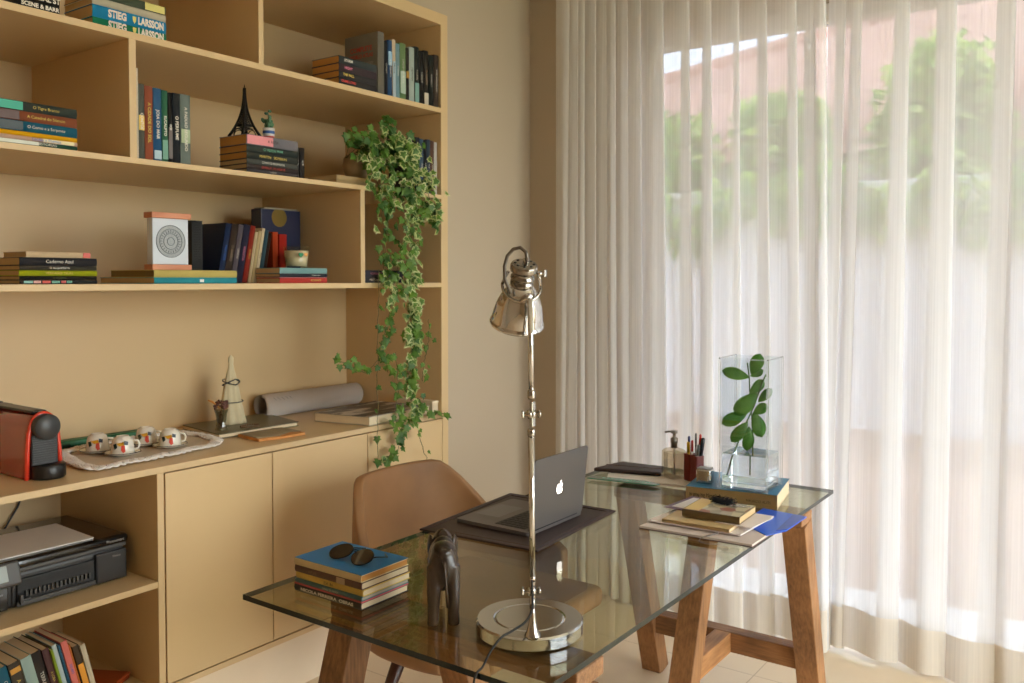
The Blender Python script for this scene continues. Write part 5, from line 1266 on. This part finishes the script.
for (bu, bv, tu, tv, w, nv) in [(750, 372, 759, 351, .044, -.2), (749, 375, 721, 368, .040, .1), (750, 374, 764, 368, .026, .5), (749, 392, 764, 378, .036, .3),
                                (757, 391, 733, 412, .054, -.1), (747, 411, 721, 422, .044, .15), (747, 420, 730, 440, .040, -.2), (749, 425, 747, 450, .040, .2), (752, 412, 766, 402, .034, -.3), (753, 410, 762, 436, .048, .1),
                                (757, 400, 770, 386, .03, -.4)]:
    b = MB(); round_leaf(b, pp_(bu, bv, .01 * nv), pp_(tu, tv, .03 * nv), w, (vp(nv * .5, -1, .15) - Vector(VC))); b.build('leaf', LG, br)

# soap / hand sanitiser bottle
bx_, by_ = -1.345, 2.868
sd = thing('pump_bottle', 'square clear pump bottle with a silver pump at the far edge of the desk', 'bottle', (bx_, by_, ZG))
BM = Matrix.Translation((bx_, by_, ZG + .0005)) @ Matrix.Rotation(-.52, 4, 'Z')
b = MB(); loft(b, [sq(.033, 0, .008), sq(.034, .003, .008), sq(.034, .100, .008), sq(.026, .109, .008), sq(.012, .114, .008)], BM); b.build('bottle_body', thin_glass('bottle_plastic', (234, 228, 216), 1.45, .02), sd)
b = MB(); loft(b, [sq(.028, .006, .006), sq(.0285, .096, .006)], BM); b.build('liquid', thin_glass('clear_liquid', (226, 222, 214), 1.33), sd)
b = MB(); b.lathe([(.012, .113), (.012, .130), (.0135, .131), (.0135, .148), (.009, .150), (.006, .152), (.006, .164), (.012, .165), (.012, .175), (0, .175)], c=(bx_, by_, ZG), n=24)
b.tube([(bx_ + .004, by_, ZG + .171), (bx_ - .018, by_ - .012, ZG + .171), (bx_ - .028, by_ - .018, ZG + .168)], .0038, 8); b.build('pump', mat('brushed_pump', (150, 142, 134), .3, metal=.7), sd)
b = MB(); b.tube([(bx_, by_, ZG + .012), (bx_, by_, ZG + .115)], .0022, 8); b.build('dip_tube', mat('dip_tube', (200, 196, 190), .4), sd)
# pen cup
px_, py_ = -1.262, 2.852
pc_ = thing('pen_cup', 'dark red leather pen cup at the far edge of the desk', 'pen holder', (px_, py_, ZG))
b = MB(); PM = Matrix.Translation((px_, py_, ZG + .0005)) @ Matrix.Rotation(-.5, 4, 'Z')
for sx in (-1, 1): loft(b, [[(x * 1 + sx * .0185, y, z) for x, y, z in sq(.018, 0, .006)], [(x + sx * .0185, y, z) for x, y, z in sq(.018, .100, .006)], [(x + sx * .0185, y, z) for x, y, z in sq(.0155, .100, .005)], [(x + sx * .0185, y, z) for x, y, z in sq(.0155, .004, .005)]], PM)
b.build('cup', mat('oxblood_leather', (122, 36, 30), .35, var=.1), pc_)
def pen(lab, name, cat, u, tilt, side, L, body, capc, r=.004):
    p0 = PM @ Vector((u, 0, .006)); d = Vector((tilt * .82 - side * .5, tilt * .57 + side * .82, 1)).normalized(); p1 = p0 + d * L
    o = thing(name, lab, cat, tuple(p0), group='pens in the red cup')
    b = MB(); b.tube([p0, p0 + d * L * .72], r, 10); b.build('barrel', body, o)
    b = MB(); b.tube([p0 + d * L * .72, p0 + d * L * .97, p1], [r * 1.15, r * 1.1, r * .5], 10); b.build('cap', capc, o)
PK = lambda c, n: mat(n, c, .35)
pen('yellow highlighter standing in the red pen cup', 'highlighter', 'pen', -.026, -.03, 0, .135, PK((216, 180, 50), 'pen_yellow'), PK((222, 186, 40), 'pen_yellow_cap'), .0055)
pen('blue capped pen standing in the red pen cup', 'pen', 'pen', -.019, -.03, .08, .155, PK((60, 70, 90), 'pen_navy'), PK((40, 60, 120), 'pen_blue_cap'))
pen('red capped pen beside the yellow highlighter in the pen cup', 'pen', 'pen', -.012, .01, 0, .143, PK((214, 206, 196), 'pen_white'), PK((200, 50, 40), 'pen_red_cap'))
pen('tall slim grey pencil standing in the red pen cup', 'pencil', 'pencil', .010, .0, -.02, .172, PK((110, 104, 100), 'pencil_grey_body'), PK((80, 74, 70), 'pencil_grey_tip'), .003)
pen('thick black marker leaning in the red pen cup', 'marker', 'pen', .018, .14, 0, .158, PK((40, 40, 50), 'marker_black'), PK((52, 56, 66), 'marker_cap'), .0062)
pen('white pen with a red cap leaning behind the black marker', 'pen', 'pen', .024, .06, .1, .168, PK((220, 216, 208), 'pen_white'), PK((214, 60, 40), 'pen_red_cap2'))
pen('silver pen standing at the front of the red pen cup', 'pen', 'pen', .013, .05, -.1, .135, PK((160, 156, 152), 'pen_silver'), PK((120, 118, 116), 'pen_silver_cap'))
# chrome square pot
jx, jy = -1.150, 2.690
jr = thing('chrome_pot', 'little square chrome pot standing on the corner of the blue art book', 'pot', (jx, jy, ZV))
b = MB(); JM = Matrix.Translation((jx, jy, ZV + .0003)) @ Matrix.Rotation(.1, 4, 'Z')
loft(b, [sq(.0235, 0, .010), sq(.0255, .004, .010), sq(.0255, .042, .010), sq(.023, .046, .009)], JM); o = b.build('pot_body', CHROME, jr)
b = MB(); loft(b, [sq(.0225, .0462, .009), sq(.0225, .049, .009)], JM); b.build('lid', mat('frosted_lid', (170, 164, 160), .3, metal=.4), jr)
# glasses case + green ruler + papers
gc = thing('glasses_case', 'flat dark brown leather glasses case at the far corner of the desk', 'case', (-1.50, 2.87, ZG))
c4 = [(-1.625, 2.775), (-1.385, 2.845), (-1.425, 2.955), (-1.60, 2.925)]
b = MB(); b.poly([(x, y, ZG + .008) for x, y in c4], (0, 0, .014)); o = b.build('body', BROWNL, gc); md = o.modifiers.new('round', 'BEVEL'); md.width = .005; md.segments = 3
b = MB(); q = [((c4[0][0] + c4[3][0]) / 2, (c4[0][1] + c4[3][1]) / 2), ((c4[1][0] + c4[2][0]) / 2, (c4[1][1] + c4[2][1]) / 2)]
b.tube([(q[0][0], q[0][1], ZG + .0222), (q[1][0], q[1][1], ZG + .0222)], .002, 6); b.build('flap_edge', STITCH, gc)
pp = MB(); c4 = [(-1.535, 2.715), (-1.235, 2.77), (-1.30, 2.93), (-1.60, 2.86)]
pp.poly([(x, y, ZG + .0006) for x, y in c4], (0, 0, .006)); tag(pp.build('notepad', mat('notepad_white', (224, 216, 210), .6)), 'pale notepad lying under the glasses case', 'notepad')
rl = thing('green_ruler', 'translucent green stencil ruler lying beside the glasses case', 'ruler', (-1.46, 2.70, ZG))
c4 = [(-1.585, 2.665), (-1.345, 2.70), (-1.33, 2.728), (-1.40, 2.745), (-1.59, 2.70)]
b = MB(); b.poly([(x, y, ZG + .0072) for x, y in c4], (0, 0, .003)); b.build('plate', mat('green_plastic', (14, 118, 88), .2, coat=.5), rl)
b = MB()
for k in range(11):
    t_ = k / 10; b.lathe([(0, 0), (.006, 0), (.006, .0006), (0, .0006)], c=(-1.535 + .16 * t_, 2.695 + .026 * t_, ZG + .0103), n=10, smooth=False)
b.build('stencil_hole', mat('pale_green', (120, 176, 160), .4), rl)
# paper pile
def sheet(name, lab, cat, c4, z, th, m, parent=None):
    b = MB(); b.poly([(x, y, z) for x, y in c4], (0, 0, th)); 
    return tag(b.build(name, m), lab, cat)
z = ZG + .0004
fo = thing('document_folder', 'large pale document folder with a dark edge, lowest of the paper pile on the desk', 'folder', (-.98, 2.38, ZG))
cF = [(-1.155, 2.232), (-.825, 2.246), (-.822, 2.53), (-1.14, 2.50)]
b = MB(); b.poly([(x, y, z) for x, y in cF], (0, 0, .0025)); b.build('back_cover', mat('folder_brown', (84, 60, 56), .5), fo)
b = MB(); b.poly([(x, y, z + .0025) for x, y in inset(cF, .99)], (0, 0, .006)); b.build('sheets', mat('folder_paper', (206, 192, 184), .6), fo)
b = MB(); b.tube(smooth([(-.955, 2.242, z + .0095), (-.965, 2.232, z + .006), (-.962, 2.215, z + .0015), (-.94, 2.205, z + .0012), (-.92, 2.212, z + .0012), (-.91, 2.225, z + .0012)]), .0009, 5); b.tube([(-.955, 2.243, z + .0095), (-.94, 2.29, z + .0105)], .002, 6); b.build('elastic', mat('grey_elastic', (120, 112, 108), .6), fo)
z += .0087
bl = thing('blue_folder', 'bright blue plastic folder sticking out of the paper pile towards the curtain', 'folder', (-.86, 2.45, ZG))
cB = [(-.925, 2.43), (-.822, 2.345), (-.792, 2.42), (-.790, 2.60), (-.93, 2.62)]
b = MB(); b.poly([(x, y, z) for x, y in cB], (0, 0, .002)); b.build('cover', mat('vivid_blue', (20, 92, 216), .3), bl)
b = MB(); b.poly([(-.815, 2.40, z + .0022), (-.793, 2.43, z + .0022), (-.791, 2.59, z + .0022), (-.83, 2.60, z + .0022)], (0, 0, .0015)); b.build('flap', mat('deep_blue', (14, 66, 176), .3), bl)
z += .0042
sheet('paper_sheets', 'loose white sheets in the middle of the paper pile', 'paper', [(-1.15, 2.275), (-.875, 2.29), (-.865, 2.53), (-1.13, 2.52)], z, .0035, mat('sheet_white', (224, 214, 210), .6)); z += .0038
o = dflat('thin cream notebook lying in the middle of the paper pile', -1.105, -.905, 2.285, z, z + .010, .20, (204, 176, 126), yaw=.03, pages=PAGES2, name='notebook', cat='notebook'); zN = z + .0102
pf2 = thing('purple_picture_card', 'white card with a purple border at the back of the paper pile', 'card', (-1.08, 2.48, zN))
cP = [(-1.155, 2.395), (-1.02, 2.385), (-1.00, 2.56), (-1.14, 2.565)]
b = MB(); b.poly([(x, y, zN + .0001) for x, y in cP], (0, 0, .002)); b.build('border', mat('purple_card', (92, 58, 84), .4), pf2)
b = MB(); b.poly([(x, y, zN + .0022) for x, y in inset(cP, .78)], (0, 0, .0006)); b.build('card_face', mat('card_white', (222, 218, 218), .5), pf2)
b = MB(); b.box(-1.075, -1.045, 2.475, 2.480, zN + .0030, zN + .0036, 0); b.build('printed_mark', INKD, pf2)
sheet('folded_paper', 'folded white paper sticking out under the small patterned notebook', 'paper', [(-.965, 2.33), (-.86, 2.33), (-.845, 2.46), (-.95, 2.50)], zN + .0001, .0018, mat('sheet_white', (224, 214, 210), .6))
zz = zN + .0030
nb2 = dflat('small notebook with an old-map pattern on its cover, topmost of the paper pile', -1.065, -.895, 2.335, zz, zz + .021, .15, (128, 110, 78), yaw=.05, pages=PAGES, name='notebook', cat='notebook')
def map_mat():
    m = bpy.data.materials.new('map_pattern'); m.use_nodes = True; nt = m.node_tree; b_ = nt.nodes['Principled BSDF']; tc = nt.nodes.new('ShaderNodeTexCoord')
    vo = nt.nodes.new('ShaderNodeTexVoronoi'); vo.inputs['Scale'].default_value = 28; nt.links.new(tc.outputs['Object'], vo.inputs['Vector'])
    cr = nt.nodes.new('ShaderNodeValToRGB'); cr.color_ramp.interpolation = 'CONSTANT'; e = cr.color_ramp.elements
    e[0].color = rgb(150, 138, 112); e[1].color = rgb(200, 186, 150); e[1].position = .35
    for p, c in ((.6, (150, 96, 76)), (.75, (176, 164, 140)), (.88, (96, 84, 66))): k = e.new(p); k.color = rgb(*c)
    nt.links.new(vo.outputs['Color'], cr.inputs[0]); nt.links.new(cr.outputs[0], b_.inputs['Base Color']); b_.inputs['Roughness'].default_value = .45
    return m
b = MB(); b.box(-.145, -.002, .0207, .0212, .004, .166); b.build('cover_pattern', map_mat(), nb2)
b = MB(); b.box(-.145, -.006, .0213, .0217, .122, .166); b.build('cover_patch', mat('straw_yellow', (214, 182, 110), .5), nb2)
tz_ = zz + .0222
kk = thing('key_tassel', 'fluffy black tassel with a small silver chain on top of the paper pile', 'tassel', (-.98, 2.43, tz_))
b = MB(); rn = random.Random(2)
for k in range(260):
    a = rn.uniform(0, 6.28); r = rn.uniform(0, .012); q = Vector((-1.02 + .07 * rn.random(), 2.425 + .02 * rn.random() - .01 + .01, tz_ + .003 + rn.uniform(0, .018)))
    b.tube([q, q + Vector((rn.uniform(-.012, .012), rn.uniform(-.014, .014), rn.uniform(-.002, .007)))], .0008, 3)
b.ell((-.985, 2.435, tz_ + .010), (.034, .012, .009)); b.build('fringe', mat('black_fringe', (24, 22, 26), .8), kk)
b = MB()
for k in range(6):
    c = Vector((-.944 + .007 * k, 2.432 + .002 * k, tz_ + .003)); 
    b.tube([(c.x + .0042 * math.cos(a), c.y + .0042 * math.sin(a), c.z + (.001 if k % 2 else 0)) for a in [j * PI / 6 for j in range(13)]], .0008, 4)
b.build('chain', CHROME, kk)
# ================================================================= CAMERA, LIGHT
cam = bpy.data.cameras.new('camera'); co = bpy.data.objects.new('camera', cam); COL.objects.link(co)
F_PX, YAW, TILT = 872.0, math.atan(627 / 872), .03
cam.sensor_width = 36; cam.sensor_fit = 'HORIZONTAL'; cam.lens = F_PX / 1024 * 36
cam.shift_y = -(341.5 - 306) / 1024
co.location = (0, 0, 1.46); co.rotation_euler = (PI / 2 - TILT, 0, YAW)
cam.clip_start = .05; cam.clip_end = 200
cam.dof.use_dof = True; cam.dof.focus_distance = 2.15; cam.dof.aperture_fstop = 7
SC.camera = co
wd = bpy.data.worlds.new('sky'); SC.world = wd; wd.use_nodes = True; nt = wd.node_tree
bg = nt.nodes['Background']
sk = nt.nodes.new('ShaderNodeTexSky'); sk.sky_type = 'HOSEK_WILKIE'; sk.turbidity = 4; sk.ground_albedo = .5
sk.sun_direction = (0.2, .6, .75)
mx = nt.nodes.new('ShaderNodeMix'); mx.data_type = 'RGBA'; mx.inputs[0].default_value = 1.0
mx.inputs[7].default_value = (.93, .96, 1.0, 1)
nt.links.new(sk.outputs[0], mx.inputs[6]); nt.links.new(mx.outputs[2], bg.inputs['Color'])
bg.inputs['Strength'].default_value = 2.6
sl = bpy.data.lights.new('sun', 'SUN'); sl.energy = 2.0; sl.angle = .01; sl.color = (1, .97, .93)
so = bpy.data.objects.new('sun', sl); COL.objects.link(so)
so.rotation_euler = Vector((-.18, -1, -1.75)).normalized().to_track_quat('-Z', 'Y').to_euler()
def portal(loc, rot, sx, sy):
    l = bpy.data.lights.new('portal', 'AREA'); l.shape = 'RECTANGLE'; l.size = sx; l.size_y = sy; l.cycles.is_portal = True
    o = bpy.data.objects.new('portal', l); COL.objects.link(o); o.location = loc; o.rotation_euler = rot
portal(((WX0 + WX1) / 2, YW + .19, 1.3), (-PI / 2, 0, 0), WX1 - WX0, 2.55)
portal((XR + .12, (W2A + W2B) / 2, 1.35), (0, PI / 2, 0), 2.65, W2B - W2A)
vs = SC.view_settings; vs.view_transform = 'Standard'; vs.look = 'None'; vs.gamma = 1; vs.use_curve_mapping = False
vs.exposure = 2.2
SC.cycles.use_denoising = True
SC.cycles.max_bounces = 14; SC.cycles.transparent_max_bounces = 24; SC.cycles.diffuse_bounces = 7; SC.cycles.glossy_bounces = 5; SC.cycles.transmission_bounces = 10
SC.cycles.caustics_reflective = False; SC.cycles.caustics_refractive = False; SC.cycles.sample_clamp_indirect = 6
